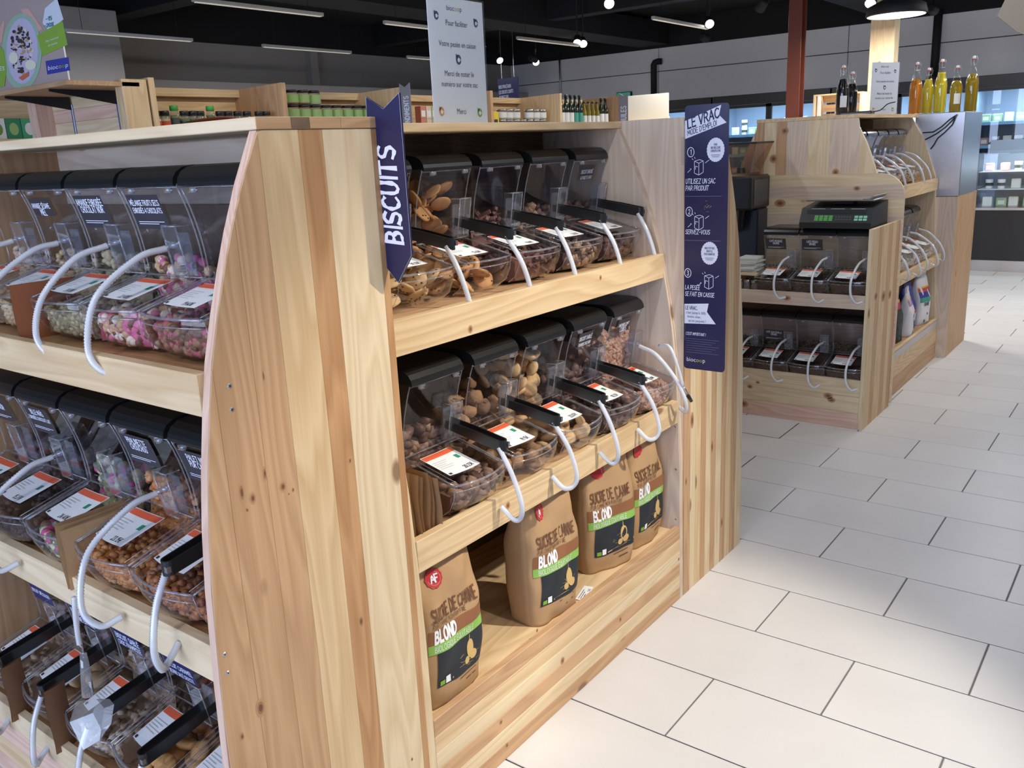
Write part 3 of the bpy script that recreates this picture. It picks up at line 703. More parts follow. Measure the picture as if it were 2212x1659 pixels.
def tongs_mesh():
    mb = MB(); hgt = .027; n = 14; cl = []
    L0, L1 = .185, .356
    for i in range(n+1):
        t = i/n; cl.append((.054+.002*t, L0+(L1-L0)*t))
    for k in range(1, 7):
        a = math.pi*k/7; cl.append((.056+.011*(1-math.cos(a)), L1+.009*math.sin(a)))
    for i in range(n+1):
        t = 1-i/n; cl.append((.078+.006*(1-t), L0+(L1-L0)*t))
    th = .0017
    vs = []; N_ = len(cl)
    for i, (x, d) in enumerate(cl):
        a = Vector(cl[max(0, i-1)]); b = Vector(cl[min(N_-1, i+1)]); t = (b-a).normalized(); nn = Vector((-t.y, t.x))*th
        zc = .170-.030*max(0, (d-.185)/.17)
        hh = hgt*(.72+.28*min(1, (d-.18)/.1))/2
        for sgn in (-1, 1):
            for zz2 in (-hh, hh): vs.append((x+nn.x*sgn, -(d+nn.y*sgn), zc+zz2))
    fs = []
    for i in range(N_-1):
        o = i*4; q = o+4
        fs += [(o, q, q+1, o+1), (o+2, o+3, q+3, q+2), (o+1, q+1, q+3, o+3), (o, o+2, q+2, q)]
    fs += [(0, 1, 3, 2), (N_*4-4, N_*4-2, N_*4-1, N_*4-3)]
    return mb.add(vs, fs).mesh('tongs_band', BLACK)
TONG_ME = tongs_mesh()
TRIV_ME = MB().box(.074, .082, -.368, -.360, .134, .145).mesh('metal_rivet', METAL)
def lw(o): return lambda u, v: lidp(u, v, o)
def price_tag(parent, price, seed):
    """paper price ticket lying on the lid: orange band at the back, green square, price"""
    u0, u1, t0, t1 = -.074, .034, .16, .74
    fn = lambda o: (lambda u, v: lidp(u, t1+(t0-t1)*v, o))
    p = part('price_ticket', put_rect(MB(), u0, u1, 0, 1, fn(.0022), 6), WHITEP, parent)
    b = MB(); put_rect(b, u0+.002, u1-.002, .80, .975, fn(.0028), 6); part('orange_band', b, RED, p)
    b = MB(); put_rect(b, .008, .020, .50, .66, fn(.0028)); part('green_square', b, GREENP, p)
    b = MB()
    for k in range(5): put_rect(b, u0+.004, u0+.052-(k % 3)*.008, .62-.075*k, .635-.075*k, fn(.0028))
    part('small_print', b, GREYI, p)
    b = MB(); h = .0105
    fn2 = lambda u, v: lidp(u, t1+(t0-t1)*(v/.085), .0029)
    put_stroke(b, price+'€', h, (u1-.034, .006), fn2, wt=.15, condense=.8)
    put_rect(b, u0+.004, u0+.012, .03, .10, fn(.0029)); part('price_figures', b, INK, p)
    return p
def name_plate(parent, lines, m_, w=.096, t0=.10, t1=.40, x0=-.082, small=False):
    h = (t1-t0)*.177
    fn = lambda o: (lambda u, v: fp(u, t1-(v/.177), o))
    b = MB()
    for k in range(5):
        put_rect(b, x0, x0+w, h*k/5, h*(k+1)/5, fn(.0035))
    p = part('name_plate', b, m_, parent)
    b = MB(); lh = min(.0155, (h if not small else h*.55)/(len(lines)*1.35+.25)); top = h-.006
    for i, tx in enumerate(lines):
        q, wd_ = stroke(tx, lh, wt=.15, track=.16, condense=.80)
        k = min(1, (w-.008)/max(wd_, 1e-6)); hh = lh*max(.62, k)
        q, wd_ = stroke(tx, hh, wt=.17, track=.14*min(1, k+.1), condense=.82*min(1, k/max(.62, k)) if k < .62 else .82)
        put_stroke(b, tx, hh, (x0+w/2, top-lh*(1.18*(i+1))), fn(.0042), wt=.15, track=.14*min(1, k+.1), condense=.82*(min(1, k/.62)))
    if small:
        for k in range(2): put_rect(b, x0+.01, x0+w-.012-k*.02, h*.20-.004*k, h*.20-.004*k+.0012, fn(.0042))
    part('lettering', b, LETTER, p)
    return p
PILES = {}
def pile(kind, lvl=1.0, back=.55):
    """loose goods filling tray and hopper"""
    key = (kind, lvl, back)
    if key in PILES: return PILES[key]
    random.seed(hash(kind) % 1000 if False else sum(map(ord, kind)))
    cols, size, shape, cnt = GOODS[kind]
    mats = [mat('%s_%d' % (kind, i), c, .55, 0, .18, 60, .4, .3) for i, c in enumerate(cols)]
    mb = MB()
    base = MB()
    def surf(d):           # heap surface height along the depth
        if d > .20: return (.068-.055*max(0, (d-.30)/.05)*.3)*lvl if d < .33 else .05*lvl
        return .05*lvl+(.29*back-.05*lvl)*min(1, (.20-d)/.10)
    # solid core
    mb.grid(lambda u, v: (-HW+.008+(BW-.016)*u, -(.012+.30*v), max(.012, surf(.012+.30*v)-size[2]*1.0)), 8, 12)
    mb.grid(lambda u, v: (-HW+.008+(BW-.016)*u, -(.312+bulge(-HW+.008+(BW-.016)*u)*.75-.020*v**2), .008+(max(.012, surf(.31)-size[2])-.008)*(1-v)), 8, 3)
    for sx in (-1, 1):
        mb.grid(lambda u, v: (sx*(HW-.008), -(.012+.30*u), .008+(max(.012, surf(.012+.30*u)-size[2])-.008)*v), 12, 2)
    mb.grid(lambda u, v: (-HW+.008+(BW-.016)*u, -.182+.012*v, .02+v*max(.01, .29*back-.03)), 6, 3)
    def piece(c, nrm):
        mb.cur = random.randrange(len(cols))
        r = [q*random.uniform(.8, 1.15) for q in size]
        rot = Matrix.Rotation(random.uniform(0, 6.28), 3, 'Z') @ Matrix.Rotation(random.uniform(-.9, .9), 3, 'X') @ Matrix.Rotation(random.uniform(-.9, .9), 3, 'Y')
        if shape == 'ball': mb.ellipsoid(c, r, 7, 5, rot)
        elif shape == 'lump': mb.ellipsoid(c, r, 7, 4, rot, .22)
        elif shape == 'stick' or shape == 'cube':
            t = MB().cbox(-r[0], r[0], -r[1], r[1], -r[2], r[2], min(r)*.3); t.v = [tuple(rot @ Vector(v)+Vector(c)) for v in t.v]; mb.add(t.v, t.f)
        else:
            mb.ellipsoid(c, r, 10, 4, rot, .03)
    mg = max(size)*.8
    for k in range(cnt):
        X = random.uniform(-HW+mg+.002, HW-mg-.002); d = random.uniform(.06, .325-mg*.8)
        piece((X, -d, surf(d)-size[2]*random.uniform(.2, 1.2)), 0)
    for k in range(int(cnt*.7)):      # against the tray front
        X = random.uniform(-HW+mg+.002, HW-mg-.002); z = random.uniform(.012+mg*.4, .06*lvl)
        piece((X, -(.312+bulge(X)*.8-mg*.55-(.06-z)*.25), z), 0)
    for k in range(int(cnt*.8*back/.55)):      # against the front panel
        X = random.uniform(-HW+mg+.002, HW-mg-.002); z = random.uniform(.07, .05+.26*back)
        piece((X, -(.176-mg*.7), z), 0)
    for sx in (-1, 1):                # against the sides
        for k in range(int(cnt*.35)):
            d = random.uniform(.05, .29); z = random.uniform(.015+mg*.4, max(.02+mg*.4, surf(d)-mg*.3)); piece((sx*(HW-mg*.75), -d, z), 0)
    me = mb.mesh(kind, mats, shape in ('ball', 'lump', 'cookie'))
    PILES[key] = me
    return me
GOODS = {  # colours, half sizes, shape, count
    'honey_sesame_almonds': ([(.62, .48, .30), (.50, .36, .2)], (.011, .008, .007), 'lump', 130),
    'pale_coated_almonds': ([(.62, .52, .40), (.52, .42, .3)], (.012, .009, .008), 'ball', 120),
    'olive_coated_nuts': ([(.30, .26, .14), (.42, .36, .22), (.22, .16, .09)], (.010, .008, .008), 'ball', 130),
    'mixed_sugared_fruit': ([(.62, .16, .28), (.75, .66, .52), (.18, .08, .05), (.55, .36, .2)], (.012, .010, .010), 'ball', 120),
    'brown_coated_fruit': ([(.16, .08, .05), (.30, .16, .09), (.40, .10, .12)], (.011, .009, .009), 'ball', 120),
    'dark_chocolate_balls': ([(.045, .022, .015), (.08, .04, .025)], (.010, .010, .010), 'ball', 150),
    'marbled_sugar_balls': ([(.32, .30, .15), (.62, .55, .36), (.55, .07, .22), (.16, .18, .12), (.16, .08, .05)], (.0115, .0115, .0115), 'ball', 130),
    'praline_clusters': ([(.50, .20, .06), (.36, .13, .045), (.60, .29, .10)], (.009, .008, .007), 'lump', 220),
    'caramel_clusters': ([(.44, .17, .06), (.28, .10, .045), (.18, .07, .04)], (.010, .008, .007), 'lump', 200),
    'coffee_beans': ([(.06, .03, .018), (.09, .046, .026)], (.0065, .0045, .004), 'ball', 260),
    'finger_sticks': ([(.17, .075, .06), (.11, .05, .042)], (.034, .0055, .0055), 'stick', 60),
    'chocolate_pieces': ([(.06, .035, .03), (.12, .07, .055), (.30, .19, .12)], (.020, .016, .010), 'lump', 60),
    'dark_coated_biscuits': ([(.10, .055, .045), (.15, .085, .07)], (.018, .015, .012), 'lump', 60),
    'dark_chunks': ([(.13, .065, .045), (.20, .11, .08), (.28, .17, .11)], (.021, .017, .013), 'lump', 60),
    'ginger_cubes': ([(.46, .27, .2), (.52, .33, .25), (.40, .22, .16)], (.010, .009, .009), 'cube', 130),
    'cereal_flakes': ([(.62, .50, .38), (.48, .36, .26)], (.010, .008, .006), 'lump', 130),
    'dried_pieces': ([(.38, .26, .17), (.52, .40, .28), (.25, .16, .1)], (.012, .010, .008), 'lump', 90),
}
BINGRP = 'clear bulk food bins on the pine shelves'
def bulk_bin(loc, rz, label, plate=None, price='18.20', goods=None, gl=None, lvl=1, back=.55, tool='tongs', tool_label=None, seed=0, wscale=1.0, pocket=True):
    t = thing('bulk_bin', label, 'bin', loc, rz, BINGRP)
    t.scale.x = wscale
    link('body', BODY_ME, t); fr = link('front_panel', FRONT_ME, t); ld = link('lid', LID_ME, t); tr = link('tray_front', TRAY_ME, t)
    link('cap', CAP_ME, t); link('moulded_rim', RIM_ME, t); link('feet', FEET_ME, t)
    if pocket:
        pk_ = link('scoop_pocket', POCK_ME, t); link('pocket_rim', PRIM_ME, pk_); link('pocket_insert', PIN_ME, pk_)
    if price: price_tag(ld, price, seed)
    if plate: name_plate(fr, plate[0], plate[1], **(plate[2] if len(plate) > 2 else {}))
    if goods:
        o = link(goods, pile(goods, lvl, back), None, loc, rz); o.scale.x = wscale
        tag(o, gl, 'food', None, 'stuff')
    if tool == 'tongs':
        g = thing('tongs', tool_label or 'black loop tongs tethered by a clear coil cord', 'tongs', loc, rz, 'black tongs resting over the bin lids'); g.scale.x = wscale
        link('band', TONG_ME, g); link('rivet', TRIV_ME, g); link('coil_cord', CORD_TONG[seed % 2], g)
    elif tool == 'cord':
        g = thing('cord_tether', tool_label or 'clear coiled tether hanging across a bin', 'cord', loc, rz, 'coiled scoop tethers'); g.scale.x = wscale
        link('coil_cord', CORD_PEG[seed % 2], g); link('peg', PEG_ME, g)
    return t
ROW = {1: ('on the top shelf', 1.151), 2: ('on the middle shelf', .688), 3: ('on the lowest shelf', .2165)}
# ---- unit A: front base plane y=.705
AY = {1: .940+.226, 2: .845+.226, 3: .845+.226}
AX = [-2.212+.2085*i for i in range(5)]
BIGL = {'w': .112, 't0': .09, 't1': .47, 'x0': -.088, 'small': True}
LOWL = {'w': .108, 't0': .36, 't1': .62, 'x0': -.088}
A_ = {
 (1, 0): (None, '13.90', 'cereal_flakes', 'whitish cereal flakes', 'cord', 'clear bin of whitish cereal flakes, top shelf, beside the left side panel'),
 (1, 1): ((['AMANDE SÉSAME', 'MIEL'], SLATE, {'w': .09, 't0': .12, 't1': .34, 'x0': -.086}), '21.70', 'honey_sesame_almonds', 'beige honey sesame almonds', 'cord', 'clear bin with small dark plate AMANDE SÉSAME MIEL'),
 (1, 2): ((['AMANDE ENROBÉE', 'CHOCOLAT NOIR'], SLATE, BIGL), '24.10', 'olive_coated_nuts', 'dark coated almonds', 'cord', 'clear bin with plate AMANDE ENROBÉE CHOCOLAT NOIR'),
 (1, 3): ((['MÉLANGE FRUITS SECS', 'ENROBÉS 4 CHOCOLATS'], SLATE, BIGL), '22.40', 'mixed_sugared_fruit', 'pink, cream and brown sugared fruit', 'cord', 'clear bin with plate MÉLANGE FRUITS SECS holding pink and cream sweets'),
 (1, 4): (None, '19.60', 'brown_coated_fruit', 'brown and dark red coated fruit', None, 'clear top-shelf bin without a name plate against the knotty side panel'),
 (2, 0): ((['ORANGE', 'CHOC NOIR'], SLATE, BIGL), '27.30', 'dark_coated_biscuits', 'dark chocolate pieces', None, 'clear bin with dark plate CHOC NOIR on the middle shelf'),
 (2, 1): ((['BILLE MAÏS', 'ENROBÉE CHOCOLAT LAIT'], SLATE, BIGL), '15.27', 'dark_chocolate_balls', 'round dark chocolate balls', 'cord', 'clear bin with plate BILLE MAÏS holding dark chocolate balls'),
 (2, 2): (None, '26.40', 'marbled_sugar_balls', 'green, cream and magenta sugar balls', None, 'clear bin of green, cream and magenta balls without a name plate'),
 (2, 3): ((['PRALINETTE', 'CHOUCHOU'], SLATE, BIGL), '23.15', 'praline_clusters', 'golden praline nut clusters', 'cord', 'clear bin with plate PRALINETTE CHOUCHOU holding golden clusters'),
 (2, 4): ((['PALET NOIR', 'PUR CACAO'], SLATE, BIGL), '28.70', 'caramel_clusters', 'brown caramelised nut clusters', 'both', 'clear bin with plate PALET and 28.70 ticket, middle shelf'),
 (3, 0): ((['BISCUIT SPÉCULOOS'], NAVYL, LOWL), '11.54', 'dried_pieces', 'broken brown speculoos biscuits', 'tongs', 'clear bin with blue plate BISCUIT SPÉCULOOS on the lowest shelf'),
 (3, 1): ((['BISCUIT SABLÉ', 'GRAINE EN FIGUE'], NAVYL, LOWL), '20.00', None, None, 'tongs', 'clear bin with blue plate SABLÉ EN FIGUE on the lowest shelf'),
 (3, 2): ((['BISCUIT SABLÉ', 'CROC FRAMBOISE'], NAVYL, LOWL), '21.36', 'dried_pieces', 'small biscuit pieces', 'tongs', 'clear bin with blue plate BISCUIT SABLÉ CROC FRAMBOISE'),
 (3, 3): ((['BISCUIT CARAMEL', 'BEURRE SALÉ CROUSTIL'], NAVYL, LOWL), '22.52', None, None, 'tongs', 'clear bin with blue plate BISCUIT CARAMEL BEURRE SALÉ CROUSTIL'),
 (3, 4): (None, '22.68', 'dried_pieces', 'brown biscuit pieces', None, 'clear bin on the lowest shelf squeezed against the knotty side panel'),
}
ANAME = {(1, 0): 'whitish cereal', (1, 1): 'AMANDE SÉSAME MIEL', (1, 2): 'AMANDE ENROBÉE', (1, 3): 'MÉLANGE FRUITS SECS', (2, 1): 'BILLE MAÏS', (2, 3): 'PRALINETTE CHOUCHOU', (2, 4): 'caramel cluster 28.70', (3, 0): 'SPÉCULOOS', (3, 1): 'SABLÉ EN FIGUE', (3, 2): 'CROC FRAMBOISE', (3, 3): 'BISCUIT CARAMEL'}
for (r, i), (pl, pr_, gd, gl, tool, lab) in A_.items():
    loc = (AX[i], AY[r], ROW[r][1])
    bulk_bin(loc, 0, lab, pl, pr_, gd, gl, 1, .5 if r > 1 else .42, 'tongs' if tool == 'both' else tool, None if not tool else '%s the %s bin' % (('black loop tongs with coil cord over' if tool != 'cord' else 'clear coiled tether hanging across'), ANAME[(r, i)]), seed=i, pocket=True)
    if tool == 'both':
        pass
# ---- unit B: faces +x
BXb = {1: -1.455-.226, 2: -1.333-.226}
BY = [1.447+.2215*i for i in range(5)]
PLB = {'w': .082, 't0': .10, 't1': .34, 'x0': -.050}
B_ = {
 (1, 0): (None, '14.30', None, None, 'clear upper bin of chocolate-chip biscuits behind the BISCUITS banner'),
 (1, 1): (None, '17.63', None, None, 'clear upper bin of round chip biscuits beside the BISCUITS banner'),
 (1, 2): (None, '19.41', 'finger_sticks', 'thin dark chocolate finger biscuits', 'clear upper bin of dark chocolate finger sticks'),
 (1, 3): (None, '21.05', 'chocolate_pieces', 'dark chocolate biscuit pieces', 'clear upper bin of dark chocolate biscuit pieces'),
 (1, 4): ((['BISCUIT ENROBÉ', 'LAIT NOISETTE CRANTI'], SLATE, PLB), '18.84', 'dark_coated_biscuits', 'coated hazelnut biscuits', 'clear upper bin with plate BISCUIT ENROBÉ LAIT NOISETTE'),
 (2, 0): (None, '20.23', 'dark_chunks', 'dark brown biscuit chunks', 'clear lower bin of dark brown chunks priced 20.23'),
 (2, 1): (None, '19.15', None, None, 'clear lower bin of rough brown cookies'),
 (2, 2): (None, '22.87', None, None, 'clear lower bin of smooth tan oval biscuits'),
 (2, 3): ((['BISCUIT SABLÉ', 'FRAMBOISE CHOCO NOIR'], SLATE, PLB), '18.25', 'dark_coated_biscuits', 'dark raspberry biscuits', 'clear lower bin with plate BISCUIT SABLÉ FRAMBOISE CHOCO NOIR'),
 (2, 4): ((['GINGEMBRE CONFIT', 'CUBES'], SLATE, PLB), '15.88', 'ginger_cubes', 'pinkish candied ginger cubes', 'clear lower bin with plate GINGEMBRE CONFIT CUBES'),
}
BNAME = {(1, 0): 'chocolate-chip biscuit', (1, 1): 'round browned biscuit', (1, 2): 'chocolate finger stick', (1, 3): 'chocolate biscuit piece', (1, 4): 'ENROBÉ LAIT NOISETTE', (2, 0): 'dark brown chunk', (2, 1): 'rough cookie', (2, 2): 'tan oval biscuit', (2, 3): 'FRAMBOISE CHOCO NOIR', (2, 4): 'GINGEMBRE CONFIT'}
for (r, i), (pl, pr_, gd, gl, lab) in B_.items():
    loc = (BXb[r], BY[i], ROW[r][1]-.003)
    bulk_bin(loc, math.pi/2, lab, pl, pr_, gd, gl, 1, .5 if gd not in ('ginger_cubes',) else .75, 'tongs' if (r, i) != (2, 4) else 'cord',
             ('black loop tongs with coil cord over the %s bin' if (r, i) != (2, 4) else 'clear coiled tether hanging across the %s bin') % BNAME[(r, i)], seed=i, wscale=.93)
# ---- biscuits one can tell apart
def biscuit_mesh(name, rx, ry, rz_, mats, chips, jit=.04, holes=False):
    mb = MB(); mb.ellipsoid((0, 0, 0), (rx, ry, rz_), 14, 6, None, jit)
    mb.cur = 1
    for k in range(chips):
        a = random.uniform(0, 6.28); q = random.uniform(.1, .8); s_ = random.choice((-1, 1)); zz3 = rz_*math.sqrt(max(0, 1-q*q))*.93*s_
        mb.ellipsoid((rx*q*math.cos(a), ry*q*math.sin(a), zz3), (.0032, .0026, .0022), 6, 4)
    return mb.mesh(name, mats, True)
CHIP = mat('chocolate_chip', (.05, .026, .016), .5)
BISC = {'chip': biscuit_mesh('chip_biscuit', .029, .027, .0075, [mat('chip_dough', (.60, .40, .20), .7, 0, .15, 60, .3, .3), CHIP], 16),
        'round': biscuit_mesh('round_biscuit', .028, .028, .007, [mat('round_dough', (.55, .29, .12), .7, 0, .2, 50, .3, .3), CHIP], 4),
        'rough': biscuit_mesh('rough_cookie', .025, .024, .017, [mat('rough_dough', (.36, .20, .10), .8, 0, .3, 70, .3, .8), mat('rough_crumb', (.22, .11, .06), .8)], 14, .13),
        'oval': biscuit_mesh('oval_biscuit', .030, .023, .011, [mat('oval_dough', (.66, .43, .21), .65, 0, .12, 30, .3, .2), CHIP], 0, .03),
        'golden': biscuit_mesh('golden_biscuit', .027, .024, .012, [mat('golden_dough', (.62, .33, .12), .7, 0, .25, 40, .3, .4), CHIP], 0, .08)}
def biscuits(kind, loc, rz, label, n_tray, n_back, seed):
    random.seed(seed); me = BISC[kind]; grp = 'biscuits in the bulk bins'
    mw = Matrix.Translation(loc) @ Matrix.Rotation(rz, 4, 'Z')
    spots = []
    tries = 0
    R = .026
    lay = [(z, True) for z in (.020, .040, .058)]
    for z, _ in lay:
        k = 0; tries = 0
        while k < n_tray//3 and tries < 400:
            tries += 1
            X = random.uniform(-HW+R+.004, HW-R-.004); d = random.uniform(.15, .312-R*.75+bulge(X)*.6)
            if all((X-a)**2+(d-b)**2+((z-c)*1.6)**2 > (1.55*R)**2*.6 for a, b, c in spots): spots.append((X, d, z)); k += 1
    for k in range(n_back):
        tries = 0
        while tries < 60:
            tries += 1
            X = random.uniform(-HW+R+.003, HW-R-.003); d = random.uniform(.035, .150); z = random.uniform(.05, min(.265, .05+n_back*.006))
            if all((X-a)**2+(d-b)**2+(z-c)**2 > (1.3*R)**2*.8 for a, b, c in spots): spots.append((X, d, z)); break
    for (X, d, z) in spots:
        o = link(kind if False else {'chip': 'chip_biscuit', 'round': 'round_biscuit', 'rough': 'rough_cookie', 'oval': 'oval_biscuit', 'golden': 'golden_biscuit'}[kind], me)
        e = Matrix.Rotation(random.uniform(0, 6.28), 4, 'Z') @ Matrix.Rotation(random.uniform(-1.1, 1.1), 4, 'X') @ Matrix.Rotation(random.uniform(-.7, .7), 4, 'Y')
        o.matrix_world = mw @ Matrix.Translation((X, -d, z+.004)) @ e
        tag(o, label, 'biscuit', grp)
def binloc(u, r, i):
    return ((AX[i], AY[r], ROW[r][1]), 0) if u == 'A' else ((BXb[r], BY[i], ROW[r][1]-.003), math.pi/2)
for u, r, i, kd, lab, nt_, nb, sd in [('B', 1, 0, 'chip', 'speckled chocolate-chip biscuit in the bin behind the BISCUITS banner', 21, 14, 3), ('B', 1, 1, 'round', 'flat round browned biscuit in the upper aisle bin', 21, 44, 4),
                                      ('B', 2, 1, 'rough', 'rough crumbly brown cookie in the lower aisle bin', 21, 26, 5), ('B', 2, 2, 'oval', 'smooth tan oval biscuit in the lower aisle bin', 21, 46, 6),
                                      ('A', 3, 1, 'oval', 'pale biscuit in the bin labelled figue', 9, 4, 7), ('A', 3, 3, 'golden', 'golden broken biscuit in the caramel biscuit bin', 18, 8, 8)]:
    l, rz = binloc(u, r, i); biscuits(kd, l, rz, lab, nt_, nb, sd)
# ---- coffee bins (unit E) and bins of unit D
EX = [-1.315-.195*i for i in range(4)]
for r, z0 in ((1, .6855), (2, .2355)):
    for i in range(4):
        if r == 1 and i == 3: continue
        pl = None
        if (r, i) == (1, 2): pl = (['CAFÉ MEXIQUE', 'GRAINS'], SLATE, dict(BIGL, t0=.12, t1=.45))
        if (r, i) == (1, 1): pl = (['CAFÉ PÉROU', 'GRAINS'], SLATE, dict(BIGL, t0=.12, t1=.45))
        if (r, i) == (2, 2): pl = (['CAFÉ GUATEMALA', 'GRAINS'], SLATE, dict(BIGL, t0=.42, t1=.75))
        lab = {(1, 2): 'coffee bin with plate CAFÉ MEXIQUE GRAINS', (1, 1): 'coffee bin with plate CAFÉ PÉROU GRAINS', (2, 2): 'coffee bin with plate CAFÉ GUATEMALA GRAINS',
               (1, 0): 'plain coffee bin under the scale beside the end panel', (2, 0): 'plain lower coffee bin beside the end panel', (2, 1): 'plain lower coffee bin next to the CAFÉ GUATEMALA one', (2, 3): 'lower coffee bin partly hidden by the near pine unit'}[(r, i)]
        pr_ = '1%d.%d0' % (i+4, r+3)
        bulk_bin((EX[i], 4.837, z0), 0, lab, pl, pr_, 'coffee_beans', 'dark roasted coffee beans', 1, .5 if r == 2 else .3, 'cord', 'clear coiled tether on the '+lab.split(' partly')[0], seed=i, wscale=.97)
DGOOD = ['dried_pieces', 'pale_coated_almonds', 'cereal_flakes', 'dried_pieces', 'honey_sesame_almonds']
for r, (z0, xb) in {1: (1.1725, -1.455-.03-.226), 2: (.689, -1.36-.03-.226+.02)}.items():
    for i in range(5):
        y = 5.20+.222*i
        lab = 'clear bin of %s, %s shelf below the bottles, %s' % (DGOOD[i].replace('_', ' '), 'upper' if r == 1 else 'lower', ['by coffee back board', 'second after coffee', 'midway', 'second from steel box', 'beside steel box'][i])
        pr_ = '%d.%d5' % (12+i, r+2*i % 5)
        bulk_bin((xb, y, z0), math.pi/2, lab, None, pr_, DGOOD[i], 'pale dry goods heaped in a bin', 1, .35, 'cord', 'clear coiled tether on the '+lab.replace('clear bin of ', '').replace(' below the bottles', ''), seed=i)

# ================================================================== SUGAR BAGS
def sugar_bag(loc, rz, label, seed, lean=0.0):
    t = thing('sugar_bag', label, 'bag', loc, rz, 'large kraft bags of cane sugar on the bottom shelf')
    rnd = random.Random(seed); ph = [rnd.uniform(0, 6.28) for _ in range(8)]
    Hh, a0, b0, n_ = .415, .103, .062, 4.0
    def dims(z):
        k = z/Hh
        a = a0*(.93+.10*math.sin(min(1, k*1.25)*math.pi)-.10*max(0, k-.62)**1.2)
        b = b0*(1-.80*max(0, (k-.55)/.45)**1.3)*(.92+.12*math.sin(min(1, k*1.5)*math.pi))
        return a, b
    def wr(X, z, s_):
        k = z/Hh; amp = .0016+.011*max(0, k-.42)+.008*max(0, .16-k)
        return amp*(math.sin(46*X+19*z+ph[0]+s_)+.8*math.sin(-33*X+52*z+ph[1])+.6*math.sin(88*X-40*z+ph[2])+.5*abs(math.sin(27*X+31*z+ph[3])))
    def front(X, z, o=0):
        a, b = dims(z); q = min(.985, abs(X)/a)
        d = b*(1-q**n_)**(1/n_)+wr(X, z, 0)*min(1, (1-q)*8)+lean*z
        return (X, -(d+o), z)
    mb = MB(); N_ = 72; M_ = 52
    for j in range(M_+1):
        z = Hh*j/M_; a, b = dims(z)
        for k in range(N_):
            th = 2*math.pi*k/N_; c, s_ = math.cos(th), math.sin(th)
            X = a*math.copysign(abs(c)**(2/n_), c); d = b*math.copysign(abs(s_)**(2/n_), s_)
            if s_ > .12: mb.v.append(front(X, z))
            else: mb.v.append((X, -(d-wr(X, z, 2.1)*min(1, abs(s_)))-lean*z+(-wr(X, z, 0)*s_/.12 if s_ > 0 else 0), z))
    for j in range(M_):
        for k in range(N_): mb.f.append((j*N_+k, j*N_+(k+1) % N_, (j+1)*N_+(k+1) % N_, (j+1)*N_+k)); mb.mi.append(0)
    mb.f += [tuple(range(N_-1, -1, -1)), tuple(M_*N_+k for k in range(N_))]; mb.mi += [0, 0]
    body = part('paper_body', mb, KRAFT, t, True)
    fold = MB().box(-.085, .085, -.008-lean*Hh, .008-lean*Hh, Hh-.002, Hh+.012); part('folded_top', fold, KRAFT, t)
    def strip(name, u0, u1, v0, v1, m_, o=.0012, nu=18, nv=3, par=body):
        b = MB().grid(lambda u, v: front(u0+(u1-u0)*u, v0+(v1-v0)*v, o), nu, nv)
        return part(name, b, m_, par, True)
    BRN = mat('bag_brown_band', (.27, .11, .045), .7); GRN = mat('bag_green_band', (.26, .50, .09), .7); BLK = mat('bag_black_print', (.012, .018, .026), .6)
    strip('brown_band', -.093, .093, .172, .207, BRN, .0016, 36, 4)
    gb = strip('green_band', -.093, .093, .148, .172, GRN, .0018, 36, 4)
    pic = strip('picture_panel', -.074, .090, .056, .148, BLK, .0018, 36, 16)
    gold = MB()
    TANC = mat('raw_sugar_tan', (.62, .42, .16), .8)
    def grow(poly, o, mb_): put_poly(mb_, poly, lambda u, v: front(u, v, o)); return mb_
    for cx_, cz, rx, rz2 in ((.036, .108, .013, .024), (.022, .083, .009, .010), (.046, .088, .013, .012), (.034, .133, .0012, .014)): grow(disc(cx_, cz, rx, rz2, 14), .0026, gold)
    grow([(-.03, .062), (.088, .070), (.088, .077), (.03, .068), (-.03, .066)], .0026, gold)
    part('sugar_heap_print', gold, TANC, pic)
    fib = MB()
    for k in range(16):
        a = rnd.uniform(0, 6.28); x_, z_ = .03+rnd.uniform(-.035, .03), .078+rnd.uniform(-.008, .028); l = .018
        fib.add([front(x_, z_, .0028), front(x_+l*math.cos(a), z_+.4*l*math.sin(a), .0028), front(x_+l*math.cos(a), z_+.4*l*math.sin(a)+.0008, .0028), front(x_, z_+.0008, .0028)], [(0, 1, 2, 3)])
    part('straw_print', fib, mat('straw_tan', (.50, .36, .17), .8), pic)
    part('leaf_logo', put_rect(MB(), -.068, -.054, .060, .072, lambda u, v: front(u, v, .003)), mat('leaf_green', (.2, .42, .04), .7), pic)
    part('white_logo', put_rect(MB(), -.051, -.037, .060, .078, lambda u, v: front(u, v, .003)), WHITEP, pic)
    dk = mat('bag_brown_ink', (.16, .065, .03), .8)
    b = MB(); put_stroke(b, 'SUCRE DE CANNE', .029, (-.082, .229), lambda u, v: front(u, v, .0024), 'l', wt=.18, track=.11, condense=.52)
    part('title_print', b, dk, body)
    b = MB(); put_stroke(b, 'PUR CANNE NON RAFFINÉ', .011, (-.082, .212), lambda u, v: front(u, v, .0020), 'l', wt=.14, track=.2, condense=.62)
    part('subtitle_print', b, dk, body)
    b = MB(); put_stroke(b, 'BLOND', .029, (-.078, .175), lambda u, v: front(u, v, .0023), 'l', wt=.26, track=.14, condense=.62)
    part('blond_print', b, WHITEP, body)
    b = MB(); put_stroke(b, 'BIOLOGIQUE ÉQUITABLE', .0135, (-.080, .153), lambda u, v: front(u, v, .0026), 'l', wt=.10, track=.14, condense=.72)
    part('organic_print', b, WHITEP, gb)
    b = MB(); put_stroke(b, 'BEL NUTRITION', .004, (.0, .046), lambda u, v: front(u, v, .0014), 'l', wt=.16) if False else put_rect(b, -.005, .06, .046, .049, lambda u, v: front(u, v, .0014)); put_rect(b, .02, .06, .030, .034, lambda u, v: front(u, v, .0014))
    part('foot_print', b, dk, body)
